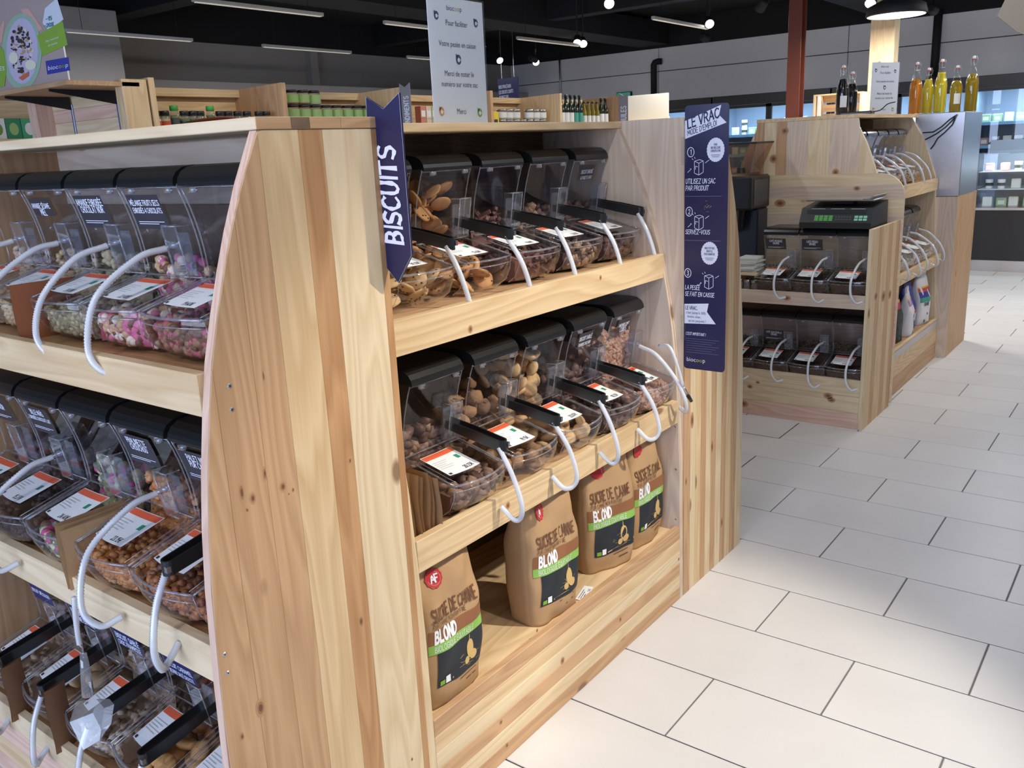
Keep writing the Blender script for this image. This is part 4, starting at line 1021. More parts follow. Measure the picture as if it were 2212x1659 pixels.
    se = MB(); put_poly(se, disc(-.045, .318, .021, .021, 22, 0, .10), lambda u, v: front(u, v, .003)); seal = part('red_seal', se, mat('seal_red', (.52, .035, .04), .5), body)
    se = MB()
    ro, ri = disc(-.045, .318, .0165, .0165, 22), disc(-.045, .318, .0145, .0145, 22)
    for k in range(22): put_poly(se, [ro[k], ro[(k+1) % 22], ri[(k+1) % 22], ri[k]], lambda u, v: front(u, v, .0036))
    part('seal_ring', se, mat('seal_pink', (.66, .16, .14), .5), seal)
    se = MB(); put_stroke(se, 'AF', .017, (-.045, .3095), lambda u, v: front(u, v, .004), wt=.2, condense=.9, track=.02); part('seal_letters', se, LETTER, seal)
    return t
ZB = .2465
sugar_bag((-1.292, 1.340, ZB), math.pi/2, 'kraft sugar bag leaning by the shelf\'s near end under the cord and bag stack', 1, .02)
sugar_bag((-1.294, 1.772, ZB), math.pi/2-.10, 'kraft sugar bag with red wax seal standing alone mid-shelf', 2)
sugar_bag((-1.312, 2.105, ZB), math.pi/2-.30, 'kraft sugar bag turned aside between its two neighbours', 3)
sugar_bag((-1.310, 2.312, ZB), math.pi/2, 'kraft sugar bag beside the far end panel', 4)
tk = thing('price_ticket', 'small white printed ticket lying on the shelf between the sugar bags', 'ticket', (-1.245, 1.905, ZB+.001), math.pi/2+.25)
pt = part('card', MB().box(-.042, .042, -.014, .014, 0, .0008), WHITEP, tk)
b = MB()
for k in range(3): put_rect(b, -.035, .02-k*.012, .006-.006*k, .008-.006*k, lambda u, v: (u, v, .001))
put_stroke(b, '5.65', .007, (.012, -.011), lambda u, v: (u, v, .001), 'l', wt=.16); part('print', b, INK, tk)

# ================================================================== PAPER BAGS BETWEEN THE BINS
def paper_bag(loc, rz, dx, w, h, label, grp, m_=KRAFT, tilt=0, mark=False):
    t = thing('paper_bag', label, 'paper bag', loc, rz, grp)
    b = MB(); th = .0022
    b.grid(lambda u, v: (th*math.sin(math.pi*u)*2+tilt*v*h+.004*math.sin(5*v+dx*70), -w*u, h*v), 6, 6)
    b.grid(lambda u, v: (-.001-th*math.sin(math.pi*u)+tilt*v*h+.004*math.sin(5*v+dx*70), -w*u, h*v), 6, 6)
    part('paper', b, m_, t, True)
    part('bottom_fold', MB().box(.0035, .0050, -w*.95, -w*.05, h*.02, h*.2) if not tilt else MB().box(.004, .0052, -w*.95, -w*.05, h*.01, h*.12), m_, t)
    if mark:
        k = MB(); put_rect(k, .2*w, .34*w, .1*h, .62*h, lambda u, v: (.0062+tilt*v, -u, v)); put_rect(k, .5*w, .62*w, .2*h, .45*h, lambda u, v: (.0062+tilt*v, -u, v)); part('navy_print', k, NAVY, t)
    return t
for k in range(8):   # upright bundle left of the lower aisle bins
    paper_bag((-1.50+.004*(k % 3), 1.226+.0125*k, .681), math.pi/2, k, .25+.006*(k % 4), .145+.005*((k*3) % 4)-.004*k, 'folded kraft paper bag in the upright bundle beside the dark chunk bin', 'kraft bags in the aisle-side bundle')
for k in range(6):   # bundle jammed between the sugar-ball and praline bins
    paper_bag((-1.716+.0055*k, .885-.004*(k % 3), .669+.002*(k % 3)), 0, k, .165, .138-.002*k, 'kraft paper bag in the bundle jammed between the coloured balls and praline bins', 'kraft bags hanging over the middle shelf', tilt=-.04, mark=(k == 5))
paper_bag((AX[1]+.1045, .93, 1.1305), 0, 2, .135, .135, 'reddish brown carton card standing between the almond bins', None, mat('carton_red', (.30, .10, .04), .7, 0, .2, 12), tilt=-.02)
for i_, (x_, y_, h_) in enumerate([(AX[0]+.104, .745, .145), (AX[1]+.104, .748, .16), (AX[2]-.02, .86, .02)]):
    if h_ > .1: paper_bag((x_, y_, .2165), .25, i_, .055, h_, ['dark kraft bag slipped between the speculoos and figue bins', 'dark kraft bag poking out between the figue and framboise bins'][i_], None, KRAFTD, tilt=.02)

# hanging clear scoop on a cord in front of the lowest row
sc = thing('clear_scoop', 'clear plastic scoop dangling on a coil cord before the framboise bin', 'scoop', (-1.78, .665, .36))
def zq(px, py, y=.665): p = at_y(px, py, y); return (p.x+1.78, 0, p.z-.36)
cpts = smooth_path([zq(160, 1290), zq(163, 1330), zq(168, 1370), zq(172, 1392)], 60)
part('coil_cord', MB().tube([tuple(p) for p in cpts], lambda i: .0052*(1.12 if i % 2 else .84), 7), CORD, sc, True)
h0, h1 = zq(180, 1412), zq(190, 1500)
part('handle', MB().tube([h0, tuple((Vector(h0)+Vector(h1))/2), h1], lambda i: (.007, .010, .012)[i], 8), EDGE, sc, True)
part('cord_hook', MB().tube([zq(172, 1392), zq(178, 1400), zq(180, 1412)], .0016, 5), EDGE, sc)
bowl = MB(); q = [zq(165, 1515), zq(208, 1510), zq(225, 1530), zq(215, 1600), zq(180, 1620), zq(150, 1560)]
cen = sum((Vector(v) for v in q), Vector())/6+Vector((0, .035, 0))
bowl.add(q+[tuple(Vector(v)*.6+cen*.4+Vector((0, .02, 0))) for v in q]+[tuple(cen)], [(i, (i+1) % 6, 6+(i+1) % 6, 6+i) for i in range(6)]+[(6+i, 6+(i+1) % 6, 12) for i in range(6)])
part('bowl', bowl, EDGE, sc)
# ================================================================== SIGNS OF THE NEAR ISLAND
def logo(mb_d, mb_g, mb_y, h, at, fn):
    """the word biocoop: dark letters, the two middle o's gold and green"""
    x = at[0]
    for seg, mm_ in (('bioc', mb_d), ('o', mb_y), ('o', mb_g), ('p', mb_d)):
        vs, fs, w = glyphs(seg, h); mm_.add([fn(u+x, v+at[1]) for u, v in vs], fs); x += w+h*.08
    return x
GOLD = mat('gold_print', (.62, .45, .05), .6); LEAF = mat('leaf_print', (.22, .38, .08), .6); NAVYI = mat('navy_ink', (.03, .05, .17), .6); ORANGE = mat('ochre_print', (.65, .30, .05), .6)
ACRY = clear('acrylic', (.96, .97, .98), 1.2, .02)
def weigh_sign(loc, rz, label, full=True):
    t = thing('notice_stand', label, 'sign', loc, rz)      # local: faces -y, X to the right
    w, h = .212, .296
    part('acrylic_sheet', cb(-w/2-.002, w/2+.002, -.004, -.0015, .001, h+.004, .0006), ACRY, t)
    part('acrylic_foot', cb(-w/2, w/2, -.002, .075, 0, .002, .0005), ACRY, t)
    pp = part('paper', MB().box(-w/2, w/2, 0, .0008, .003, h+.001), mat('notice_paper', (.80, .82, .86), .5), t)
    f = lambda u, v: (u-w/2, -.0006, v)
    d, g, y_ = MB(), MB(), MB()
    logo(d, g, y_, .0125, (.070, h-.028), f)
    part('logo_letters', d, NAVYI, pp); part('logo_green', g, LEAF, pp); part('logo_gold', y_, GOLD, pp)
    b = MB()
    for tx, hh, yy in (('Pour faciliter', .0135, 58), ('Votre pesée en caisse', .0135, 103), ('Merci de noter le', .0135, 167), ('numéro sur votre sac', .0135, 190), ('Merci', .0135, 250)):
        put_text(b, tx, hh, (w/2, h-yy*.001085), f, xs=.86)
    part('lettering', b, INK, pp)
    for (cx_, cy_, m_, r_) in ((.032, 40, NAVYI, .010), (.182, 46, NAVYI, .010), (w/2, 130, NAVYI, .012), (.030, 245, ORANGE, .011), (.180, 247, LEAF, .011)):
        cz = h-cy_*.001085
        b = MB(); put_poly(b, disc(cx_, cz, r_*.85, r_, 18)+[(cx_+r_*.5, cz+r_*.2)], f); put_poly(b, [(cx_-r_*.85, cz+r_*1.15), (cx_-r_*.8, cz), (cx_, cz+r_*.8)], f)
        ic = part('drop_icon', b, m_, pp)
        b = MB(); put_poly(b, disc(cx_, cz-.001, r_*.4, r_*.45, 12), lambda u, v: (u-w/2, -.0012, v)); part('icon_hole', b, WHITEP, ic)
    return t
weigh_sign((-1.50, 1.785, 1.556), math.pi/2, 'tall white paper notice Pour faciliter in clear stand on the near unit')
weigh_sign((-1.52, 5.74, 1.591), math.radians(60), 'small white notice in a clear stand among the bottles')

# BISCUITS pennant
bs = thing('category_pennant', 'dark blue pennant lettered BISCUITS fixed to the side panel edge', 'sign', (-1.18, 1.186, 1.25))
poly = [(-1.222, 1.592), (-1.179, 1.568), (-1.137, 1.593), (-1.136, 1.306), (-1.176, 1.252), (-1.236, 1.312)]
wpart('board', MB().prism(poly, 1.1845, 1.1885, lambda p, a: (p[0], a, p[1])), [NAVY], bs)
edge_ = MB()
for p, q2 in zip(poly, poly[1:]+poly[:1]): edge_.add([(p[0], 1.1842, p[1]), (q2[0], 1.1842, q2[1]), (q2[0]+(-.0008 if q2[0] > -1.18 else .0008), 1.1842, q2[1]), (p[0]+(-.0008 if p[0] > -1.18 else .0008), 1.1842, p[1])], [(0, 1, 2, 3)])
wpart('pale_edge', edge_, GREYI, bs)
b = MB(); random.seed(11)
put_stroke(b, 'BISCUITS', .043, (0, 0), lambda u, v: (-1.155-v-u*.03, 1.1838, 1.326+u), 'l', wt=.19, track=.16, rough=.35, condense=.82, slant=.06)
wpart('brush_lettering', b, LETTER, bs)
# banner LE VRAC
vb = thing('instruction_banner', 'tall dark blue banner LE VRAC MODE D\'EMPLOI standing out from the shelf edge', 'sign', (-1.13, 2.441, .80))
BWd, BH = .137, .788
def fv(o): return lambda u, v: (-1.2+u, 2.4395-o, .80+v)
def rrect(w, h, r, n=6):
    out = []
    for cx_, cy_, a0 in ((w-r, h-r, 0), (r, h-r, 90), (r, r, 180), (w-r, r, 270)):
        for k in range(n+1): a = math.radians(a0+90*k/n); out.append((cx_+r*math.cos(a), cy_+r*math.sin(a)))
    return out
wpart('board', MB().prism(rrect(BWd, BH, .012), 0, 1, lambda p, a: (-1.2+p[0], 2.4395+.002*a, .80+p[1])), NAVY, vb)
fl_ = MB(); put_poly(fl_, [(.001, .745), (.113, .783), (.107, .756), (.130, .734), (.001, .694)], fv(.0006)); f1 = wpart('white_flag', fl_, mat('banner_white', (.70, .73, .86), .6), vb)
PWH = MATS['banner_white']
ca, sa = math.cos(.27), math.sin(.27)
def rotf(ox, oy, o): return lambda u, v: fv(o)(ox+u*ca-v*sa*.3, oy+u*sa+v*ca)
b = MB(); put_stroke(b, 'LE VRAC', .027, (0, 0), rotf(.010, .723, .0012), 'l', wt=.17, condense=.80, rough=.25, track=.14)
put_stroke(b, "MODE D'EMPLOI", .0145, (0, 0), rotf(.010, .703, .0012), 'l', wt=.13, condense=.80, track=.12)
wpart('flag_lettering', b, mat('banner_ink', (.02, .02, .07), .6), f1)
b = MB()
def ln(tx, h, u, v, **k): put_stroke(b, tx, h, (u, v), fv(.0008), 'l', **k)
ln('UTILISEZ UN SAC', .0135, .004, .566, wt=.14, condense=.78, slant=.1, track=.12); ln('PAR PRODUIT', .0135, .004, .546, wt=.14, condense=.78, slant=.1, track=.12)
ln('SERVEZ-VOUS', .0125, .004, .418, wt=.14, condense=.82, slant=.1, track=.13)
ln('LA PESÉE', .0125, .004, .250, wt=.14, condense=.76, slant=.1, track=.12); ln('SE FAIT EN CAISSE', .0125, .004, .230, wt=.14, condense=.76, slant=.1, track=.12)
ln("C'EST IMPORTANT !", .0085, .008, .108, wt=.14, condense=.75, slant=.1, track=.12)
tag(wpart('headings', b, PWH, vb), kind='stuff')
d, g, y_ = MB(), MB(), MB(); logo(d, g, y_, .0135, (.010, .024), fv(.0008))
wpart('logo_letters', d, PWH, vb); wpart('logo_green', g, LEAF, vb); wpart('logo_gold', y_, GOLD, vb)
b = MB()
for k in range(7): put_rect(b, .008, .118-.012*(k % 3), .096-.0072*k, .0972-.0072*k, fv(.0008))
for v in (.528, .398): put_rect(b, .004, .118, v, v+.0016, fv(.0008))
wpart('small_print', b, mat('dim_print', (.13, .13, .22), .6), vb)
for k, (cu, cv) in enumerate(((.020, .656), (.016, .484), (.013, .300))):
    b = MB(); ro, ri = disc(cu, cv, .0115, .0145, 20), disc(cu, cv, .0095, .0122, 20)
    for i in range(20): put_poly(b, [ro[i], ro[(i+1) % 20], ri[(i+1) % 20], ri[i]], fv(.0008))
    put_stroke(b, str(k+1), .014, (cu, cv-.007), fv(.0008), wt=.16, condense=.8); wpart('step_number', b, PWH, vb)
for (cu, cv) in ((.044, .612), (.046, .452), (.080, .276)):
    b = MB(); w_ = .0008
    for (p, q2) in [((-.012, .018), (.004, .022)), ((.004, .022), (.016, .018)), ((-.012, .018), (-.012, -.016)), ((-.012, -.016), (.002, -.022)), ((.002, -.022), (.016, -.014)), ((.016, -.014), (.016, .018)), ((.002, -.022), (.002, .012)), ((-.012, .018), (.002, .012)), ((.002, .012), (.016, .018)), ((-.009, .004), (-.001, .001)), ((-.009, .004), (-.009, -.006)), ((-.020, .026), (-.016, .022)), ((-.012, .030), (-.010, .025)), ((-.034, -.014), (-.022, -.004)), ((-.026, -.003), (-.022, -.004)), ((.034, .02), (.022, .012))]:
        dx, dy = q2[0]-p[0], q2[1]-p[1]; l = math.hypot(dx, dy); nx, ny = -dy/l*w_, dx/l*w_
        put_poly(b, [(cu+p[0]-nx, cv+p[1]-ny), (cu+p[0]+nx, cv+p[1]+ny), (cu+q2[0]+nx, cv+q2[1]+ny), (cu+q2[0]-nx, cv+q2[1]-ny)], fv(.0008))
    wpart('bag_sketch', b, PWH, vb)
b = MB(); random.seed(5)
for k in range(16): put_poly(b, disc(.073+random.gauss(0, .006), .500+random.gauss(0, .007), .0012, None, 6), fv(.0008))
wpart('grain_sketch', b, mat('grain_gold', (.4, .34, .18), .6), vb)
for (cu, cv, l1) in ((.098, .660, ['POUR', 'UNE MEILLEURE', 'CONSERVATION']), (.083, .362, ["MAIS C'EST PAS", 'NON PLUS', 'POUR GRIGNOTER'])):
    b = MB(); put_poly(b, disc(cu, cv, .0265, .033, 48, 0, .05), fv(.0008)); bd = wpart('round_badge', b, PWH, vb)
    b = MB()
    for k, tx in enumerate(l1): put_stroke(b, tx, .0058, (cu, cv+.012-.0088*k), fv(.0014), wt=.16, condense=.62, track=.1)
    for k in range(2): put_rect(b, cu-.014+.003*k, cu+.014-.003*k, cv-.015-.005*k, cv-.0138-.005*k, fv(.0014))
    wpart('badge_print', b, MATS['banner_ink'], bd)
b = MB(); put_poly(b, [(.002, .204), (.082, .210), (.077, .184), (.106, .148), (.002, .143)], fv(.0006)); f2 = wpart('white_flag', b, PWH, vb)
b = MB(); put_stroke(b, 'LE VRAC,', .0105, (.006, .188), fv(.0012), 'l', wt=.15, condense=.78, track=.12)
for k, tx in enumerate(("c'est jusqu'à 30%", 'moins cher,', "qu'en paquets !")): put_text(b, tx, .0082, (.008+.004*k, .175-.0125*k), fv(.0012), 'l', xs=.85)
wpart('flag_lettering', b, MATS['banner_ink'], f2)
for zc in (1.46, .93): wpart('clear_clip', cb(-1.2095, -1.194, 2.434, 2.4445, zc-.04, zc+.04, .001), ACRY, vb)
# tether with a metal tip at the far end of the lower aisle row
tt = thing('tethered_tongs', 'clear cord with a metal and black tip hanging past the shelf end', 'tongs', (-1.16, 2.39, .78))
def rel(px, py, x): p = at_x(px, py, x); return (p.x+1.16, p.y-2.39, p.z-.78)
part('cord', MB().tube([tuple(p) for p in smooth_path([rel(1424, 746, -1.24), rel(1446, 749, -1.19), rel(1462, 785, -1.17), rel(1476, 835, -1.165)], 14)], .005, 7), CORD, tt, True)
part('metal_rod', MB().tube([rel(1476, 835, -1.165), rel(1487, 856, -1.16)], .0045, 7), METAL, tt, True)
part('black_tip', MB().tube([rel(1486, 854, -1.16), rel(1493, 866, -1.16)], .006, 7), BLACK, tt, True)

# ================================================================== KNOTS ONE CAN PICK OUT
KN1 = mat('knot_dark', (.16, .075, .035), .6, 0, .3, 200); KN2 = mat('knot_ring', (.34, .17, .08), .6, 0, .2, 150); KN3 = mat('knot_halo', (.47, .27, .14), .6, 0, .15, 100)
def knot(parent, p, ax, r1, r2):
    """flush knot: centre p in world, ax the face normal axis"""
    mb = MB(); n = 16
    for li, k in enumerate((1.5, 1.0, .55)):
        mb.cur = li; pts = disc(0, 0, r1*k, r2*k, n)
        o = .0003+.0002*li
        mb.add([(p.x+o, p.y+u, p.z+v) if ax == 'x' else (p.x+u, p.y-o, p.z+v) for u, v in pts], [tuple(range(n))])
    wpart('knot', mb, [KN3, KN2, KN1], parent)
pa = [c for c in uA.children if c.name.startswith('end_panel')][0]
for (px, py, r1, r2) in [(572, 1023, 4, 12), (546, 1076, 7, 10), (522, 1064, 6, 16), (534, 1102, 3, 3.5), (611, 1051, 8, 9), (633, 1058, 3, 4), (624, 1067, 2, 2), (756, 995, 4, 6), (780, 1342, 7, 12), (563, 1529, 11, 16), (523, 1591, 4.5, 7), (890, 1640, 3, 4), (569, 812, 2, 10)]:
    k = 1.2/FPX*1.25; knot(pa, at_x(px, py, XA), 'x', r1*k*.8, r2*k)
for (px, py, r, x) in [(1097, 1092, 9, -1.213), (1016, 711, 9, -1.263), (1297, 600, 5, -1.263), (1215, 1427, 9, -1.203), (1160, 1362, 5, -1.203), (1340, 1338, 6, -1.203), (1082, 1560, 7, -1.203), (1095, 1610, 8, -1.203), (1466, 1208, 4, -1.203)]:
    p = at_x(px, py, x); knot(uB, p, 'x', r*p.y/FPX*.8, r*p.y/FPX*.9)
for (px, py, r) in [(1495, 908, 9), (1482, 1040, 5), (1538, 965, 7), (1559, 1128, 6)]:
    p = at_x(px, py, XA); knot(uC, p, 'x', r*p.y/FPX*.7, r*p.y/FPX*1.6)
for (px, py, r) in [(1789, 855, 6), (1796, 864, 5), (1606, 872, 7), (1620, 835, 4), (1637, 826, 3), (1700, 644, 5)]:
    p = at_y(px, py, 4.5); knot(uE, p, 'y', r*p.y/FPX*1.2, r*p.y/FPX*.8)
for (px, py, r) in [(1685, 439, 7), (1851, 407, 4), (1905, 465, 4)]:
    p = at_y(px, py, 5.0); knot(uE, p, 'y', r*p.y/FPX*1.2, r*p.y/FPX*.8)
for (px, py, r) in [(1695, 283, 6), (1671, 343, 6), (1805, 372, 5)]:
    p = at_y(px, py, 5.018); knot(uD, p, 'y', r*p.y/FPX, r*p.y/FPX)
for (px, py, r) in [(1892, 640, 4), (1908, 640, 5), (1922, 636, 4)]:
    p = at_x(px, py, -1.2); knot(uE, p, 'x', r*p.y/FPX*2, r*p.y/FPX*1.6)

# ================================================================== THINGS ON THE SECOND ISLAND
# counter scale
sc = thing('counter_scale', 'black electronic weighing scale with green keys on the coffee bins', 'scale', (-1.42, 4.75, 1.0245))
pr2 = [(-.16, 0), (-.165, .03), (-.125, .100), (.13, .125), (.14, .0)]
part('body', MB().prism(pr2, -.18, .18, lambda p, a: (a, p[0], p[1])), mat('scale_black', (.018, .020, .022), .4), sc)
part('platter', cb(-.165, .175, -.115, .155, .134, .142, .002), STEEL, sc)
part('platter_lip', MB().prism([(.12, .142), (.155, .142), (.175, .158), (.17, .160), (.15, .148), (.12, .146)], -.115, .155, lambda p, a: (p[0], a, p[1])), STEEL, sc)
part('column', cb(-.05, .05, -.03, .05, .112, .135, .002), BLACK, sc)
def sf(o): return lambda u, v: (u, -.165+.04*v-.868*o, .03+.070*v+.496*o)
part('display_window', put_rect(MB(), -.15, .15, .58, .88, sf(.001)), mat('lcd_dark', (.03, .035, .035), .2), sc)
KEYG = mat('key_green', (.10, .42, .08), .5); KEYL = mat('key_mint', (.22, .50, .36), .5)
for i in range(4):
    for j in range(3): part('key', put_rect(MB(), -.105+.024*i, -.085+.024*i, .12+.13*j, .22+.13*j, sf(.0015)), KEYG, sc)
for i in range(3):
    for j in range(2): part('key', put_rect(MB(), .095+.022*i, .113+.022*i, .14+.19*j, .29+.19*j, sf(.0015)), KEYL, sc)
for i in range(6):
    for j in range(2): part('key', put_rect(MB(), .0+.014*i, .009+.014*i, .17+.17*j, .26+.17*j, sf(.0015)), mat('key_dark', (.06, .065, .07), .5), sc)
b = MB()
for k in range(3): put_rect(b, -.13+.1*k, -.06+.1*k, .93, .955, sf(.0015))
part('panel_print', b, GREYI, sc)
# coffee grinder
gr = thing('coffee_grinder', 'black coffee grinder with amber hopper beside the coffee bins', 'coffee grinder', (-2.01, 4.78, .6855))
part('base', cb(-.10, .10, -.10, .17, 0, .05, .006), BLACK, gr)
part('column', cb(-.10, .10, .02, .17, .05, .42, .008), mat('speckled_black', (.012, .018, .03), .35, 0, .9, 300), gr)
part('head', cb(-.105, .105, -.10, .18, .42, .605, .012), BLACK, gr)
part('side_plate', cb(.1055, .108, -.06, .14, .44, .585, .003), mat('grinder_steel', (.10, .11, .12), .3, .6), gr)
hm = MB(); lo, hi = .07, .125
hm.add([(-lo, -lo+.03, .606), (lo, -lo+.03, .606), (lo, lo+.03, .606), (-lo, lo+.03, .606), (-hi, -hi+.03, .775), (hi, -hi+.03, .775), (hi, hi+.03, .775), (-hi, hi+.03, .775)], [(0, 1, 5, 4), (1, 2, 6, 5), (2, 3, 7, 6), (3, 0, 4, 7)])
part('hopper', hm, clear('amber_hopper', (.72, .55, .38), 1.2, .05), gr)
part('hopper_lid', cb(-hi-.004, hi+.004, -hi+.026, hi+.034, .775, .785, .002), BLACK, gr)
part('spout', MB().lathe([(.035, .30), (.04, .33), (.05, .42)], 14, (0, -.045, 0)), BLACK, gr)
part('knob', MB().lathe([(.0, .03), (.02, .03), (.024, .0)], 14, (0, 0, 0)), BLACK, gr).location = (.03, -.06, .62)
part('badge', MB().lathe([(0, .003), (.018, .003), (.018, 0)], 16), METAL, gr).location = (.06, .018, .12)
# small riser with paper stack and glass jars
rs = thing('riser_board', 'small pine riser board beside the coffee bins', 'shelf', (-1.86, 4.62, .6855))
part('board', cb(-.075, .060, -.08, .12, .085, .10, .001), wood('pale', 'X'), rs)
for x_ in (-.070, .049): part('cheek', cb(x_, x_+.010, -.02, .11, 0, .085, .001), wood('pale', 'Z'), rs)
for k in range(9):
    o = single('leaflet_pad', MB().cbox(-.055, .05, -.07, .05, 0, .0085, .0006), mat('leaflet_%d' % (k % 3), ((.62, .64, .60), (.52, .56, .50), (.70, .70, .68))[k % 3], .6), 'pale printed leaflet pad in the stack on the riser', 'leaflets', (0, 0, 0), 'stack of pale leaflets')
    o.location = (-1.862+.006*math.sin(k*2.3), 4.62+.005*math.cos(k*1.7), .7860+.0088*k); o.rotation_euler.z = .12*math.sin(k*1.9)
jm = [MB().lathe([(.014, 0), (.017, .004), (.017, .040), (.014, .046)], 12).mesh('jar_glass', clear('jar_clear', (.85, .86, .87), 1.2, .12), True), MB().lathe([(.0175, .046), (.0175, .058), (.016, .060)], 12).mesh('jar_lid', METAL, False)]
for k in range(3):
    t = thing('sample_jar', 'tiny glass sample jar under the riser board', 'jar', (-1.905+.042*k, 4.553, .6855), 0, 'sample jars by the coffee bins'); link('glass', jm[0], t); link('lid', jm[1], t)
# swing-top bottles
def bottle(loc, h, col, dark, label, strip=True, lab=False, fill=.74):
    t = thing('swing_top_bottle', label, 'bottle', loc)
    k = h/.33; R_ = .039*min(1, k*1.02)
    pf_ = [(R_*.9, 0), (R_, .006), (R_, .16*k), (R_*.93, .185*k), (R_*.62, .225*k), (.016, .255*k), (.0135, .285*k), (.0145, .29*k), (.0145, .3*k)]
    part('glass', MB().lathe(pf_, 18, cap=False), clear('bottle_glass', (.93, .95, .95), 1.4, .0, .02), t, True)
    ztop = fill*.30*k; lp = [(r*.93, z+.003) for r, z in pf_ if z < ztop] ; lp.append((.022*(1 if fill > .7 else 1.3), ztop))
    part('liquid', MB().lathe(lp, 18), col, t, True)
    part('stopper', MB().lathe([(.010, .299*k), (.0115, .304*k), (.0105, .314*k), (.005, .319*k)], 12), mat('porcelain', (.75, .74, .72), .4), t, True)
    part('seal', MB().lathe([(.0125, .294*k), (.0145, .299*k), (.0125, .303*k)], 12), mat('rubber_red', (.45, .08, .05), .6), t)
    w = MB()
    for sgn in (-1, 1): w.tube([(sgn*.016, 0, .27*k), (sgn*.022, .004, .295*k), (sgn*.014, 0, .318*k)], .0012, 5)
    w.tube([(-.016, 0, .27*k), (0, -.017, .268*k), (.016, 0, .27*k)], .0012, 5)
    part('wire_bail', w, METAL, t)
    if lab:
        f_ = lambda u, v: ((R_+.0008)*math.cos(u/R_-1.1), (R_+.0008)*math.sin(u/R_-1.1), v)
        part('paper_label', put_rect(MB(), -.02, .02, .06*k, .13*k, f_, 6), WHITEP, t)
    return t
def liquid(name, c, tr=.35):
    if name in MATS: return MATS[name]
    mt, nt, b = _new(name); b.inputs['Base Color'].default_value = (*c, 1); b.inputs['Roughness'].default_value = .15
    b.inputs['Transmission Weight'].default_value = tr; b.inputs['IOR'].default_value = 1.33; MATS[name] = mt
    return mt
for (px, y, h, nm, c, tr, lb, lab) in [(1976, 6.36, .335, 'amber', (.66, .26, .02), .5, False, 'swing-top bottle of amber orange liquid on the steel box'), (2002, 6.42, .295, 'lemon', (.80, .66, .05), .4, False, 'shorter swing-top bottle of bright lemon yellow liquid'),
                                       (2029, 6.38, .34, 'lemon', (.80, .66, .05), .4, False, 'taller swing-top bottle of cloudy lemon yellow liquid'), (2062.5, 6.66, .31, 'olive_gold', (.52, .36, .02), .5, True, 'swing-top bottle of golden oil with a white paper label'), (2096, 6.62, .36, 'deep_gold', (.46, .31, .01), .5, False, 'tall swing-top bottle of dark golden oil at the box end')]:
    p = at_y(px, 230, y); bottle((p.x, y, 1.5922), h, liquid('liquid_'+nm, c, tr), 0, lab, lab=lb, fill=.8 if 'lemon' in nm else .72)
for (px, y, h, nm, c, tr, lb, lab) in [(1819, 5.75, .315, 'black', (.008, .006, .008), 0, True, 'taller swing-top bottle of black liquid on the shelf unit'), (1839, 5.95, .285, 'black', (.008, .006, .008), 0, False, 'shorter swing-top bottle of black liquid beside its taller twin'), (1894, 5.85, .325, 'ruby', (.22, .03, .02), .3, False, 'swing-top bottle of dark red liquid behind the notice')]:
    p = at_y(px, 230, y); bottle((p.x, y, 1.5907), h, liquid('liquid_'+nm, c, tr), 0, lab, lab=lb, fill=.78)
pad = thing('card_terminal', 'flat black device with a cable on the shelf unit top', 'device', (at_y(1852, 245, 5.35).x, 5.35, 1.5907), .1)
part('body', cb(-.085, .085, -.05, .05, 0, .018, .004), BLACK, pad)
part('cable', MB().tube([tuple(p) for p in smooth_path([(.085, 0, .012), (.12, .02, .02), (.15, .05, .05), (.19, .06, .06)], 12)], .003, 6), BLACK, pad, True)
# flour bags on the bottom of unit D
def flour_bag(loc, rz, h, base, bands, label):
    t = thing('flour_bag', label, 'bag', loc, rz); w, d = .085, .05
    def ff(X, z, o=0):
        k = z/h; a = w*(1-.12*max(0, k-.6)/.4); bq = d*(1-.85*max(0, (k-.55)/.45)); q = min(.98, abs(X)/a)
        return (X, -(bq*(1-q**4)**.25+.002*math.sin(60*X+37*z)+o), z)
    mb = MB(); n1, n2 = 28, 16
    for j in range(n2+1):
        z = h*j/n2; k = z/h; a = w*(1-.12*max(0, k-.6)/.4); bq = d*(1-.85*max(0, (k-.55)/.45))
        for i in range(n1):
            th = 2*math.pi*i/n1; c, s_ = math.cos(th), math.sin(th)
            mb.v.append((a*math.copysign(abs(c)**.5, c), -bq*math.copysign(abs(s_)**.5, s_)-(.002*math.sin(60*a*c+37*z) if s_ > 0 else 0), z))
    for j in range(n2):
        for i in range(n1): mb.f.append((j*n1+i, j*n1+(i+1) % n1, (j+1)*n1+(i+1) % n1, (j+1)*n1+i)); mb.mi.append(0)
    mb.f += [tuple(range(n1-1, -1, -1)), tuple(n2*n1+i for i in range(n1))]; mb.mi += [0, 0]
    bd = part('paper_body', mb, base, t, True)
    for (z0, z1, m_) in bands: part('printed_band', MB().grid(lambda u, v: ff(-.076+.152*u, z0+(z1-z0)*v, .0015), 12, 3), m_, bd, True)
    b = MB(); put_stroke(b, 'GRAINE', .022, (0, h*.40), lambda u, v: ff(u, v, .0022), wt=.2, condense=.7); put_poly(b, disc(.02, h*.22, .008), lambda u, v: ff(u, v, .0022)); part('title_print', b, INK, bd)
    part('green_logo', put_poly(MB(), disc(-.02, h*.08, .011), lambda u, v: ff(u, v, .0022)), GREENP, bd)
    part('folded_top', MB().box(-.06, .06, -.006, .006, h-.002, h+.03), base, t)
BLUEB = mat('flour_blue', (.04, .05, .30), .6); REDB = mat('flour_red', (.55, .06, .06), .6); TEAL = mat('flour_teal', (.05, .32, .24), .6); YEL = mat('flour_yellow', (.75, .5, .05), .6); WBAG = mat('flour_white', (.74, .72, .74), .7, 0, .06, 30, .3, .2); DBAG = mat('flour_black', (.03, .04, .035), .6, 0, .3, 30)
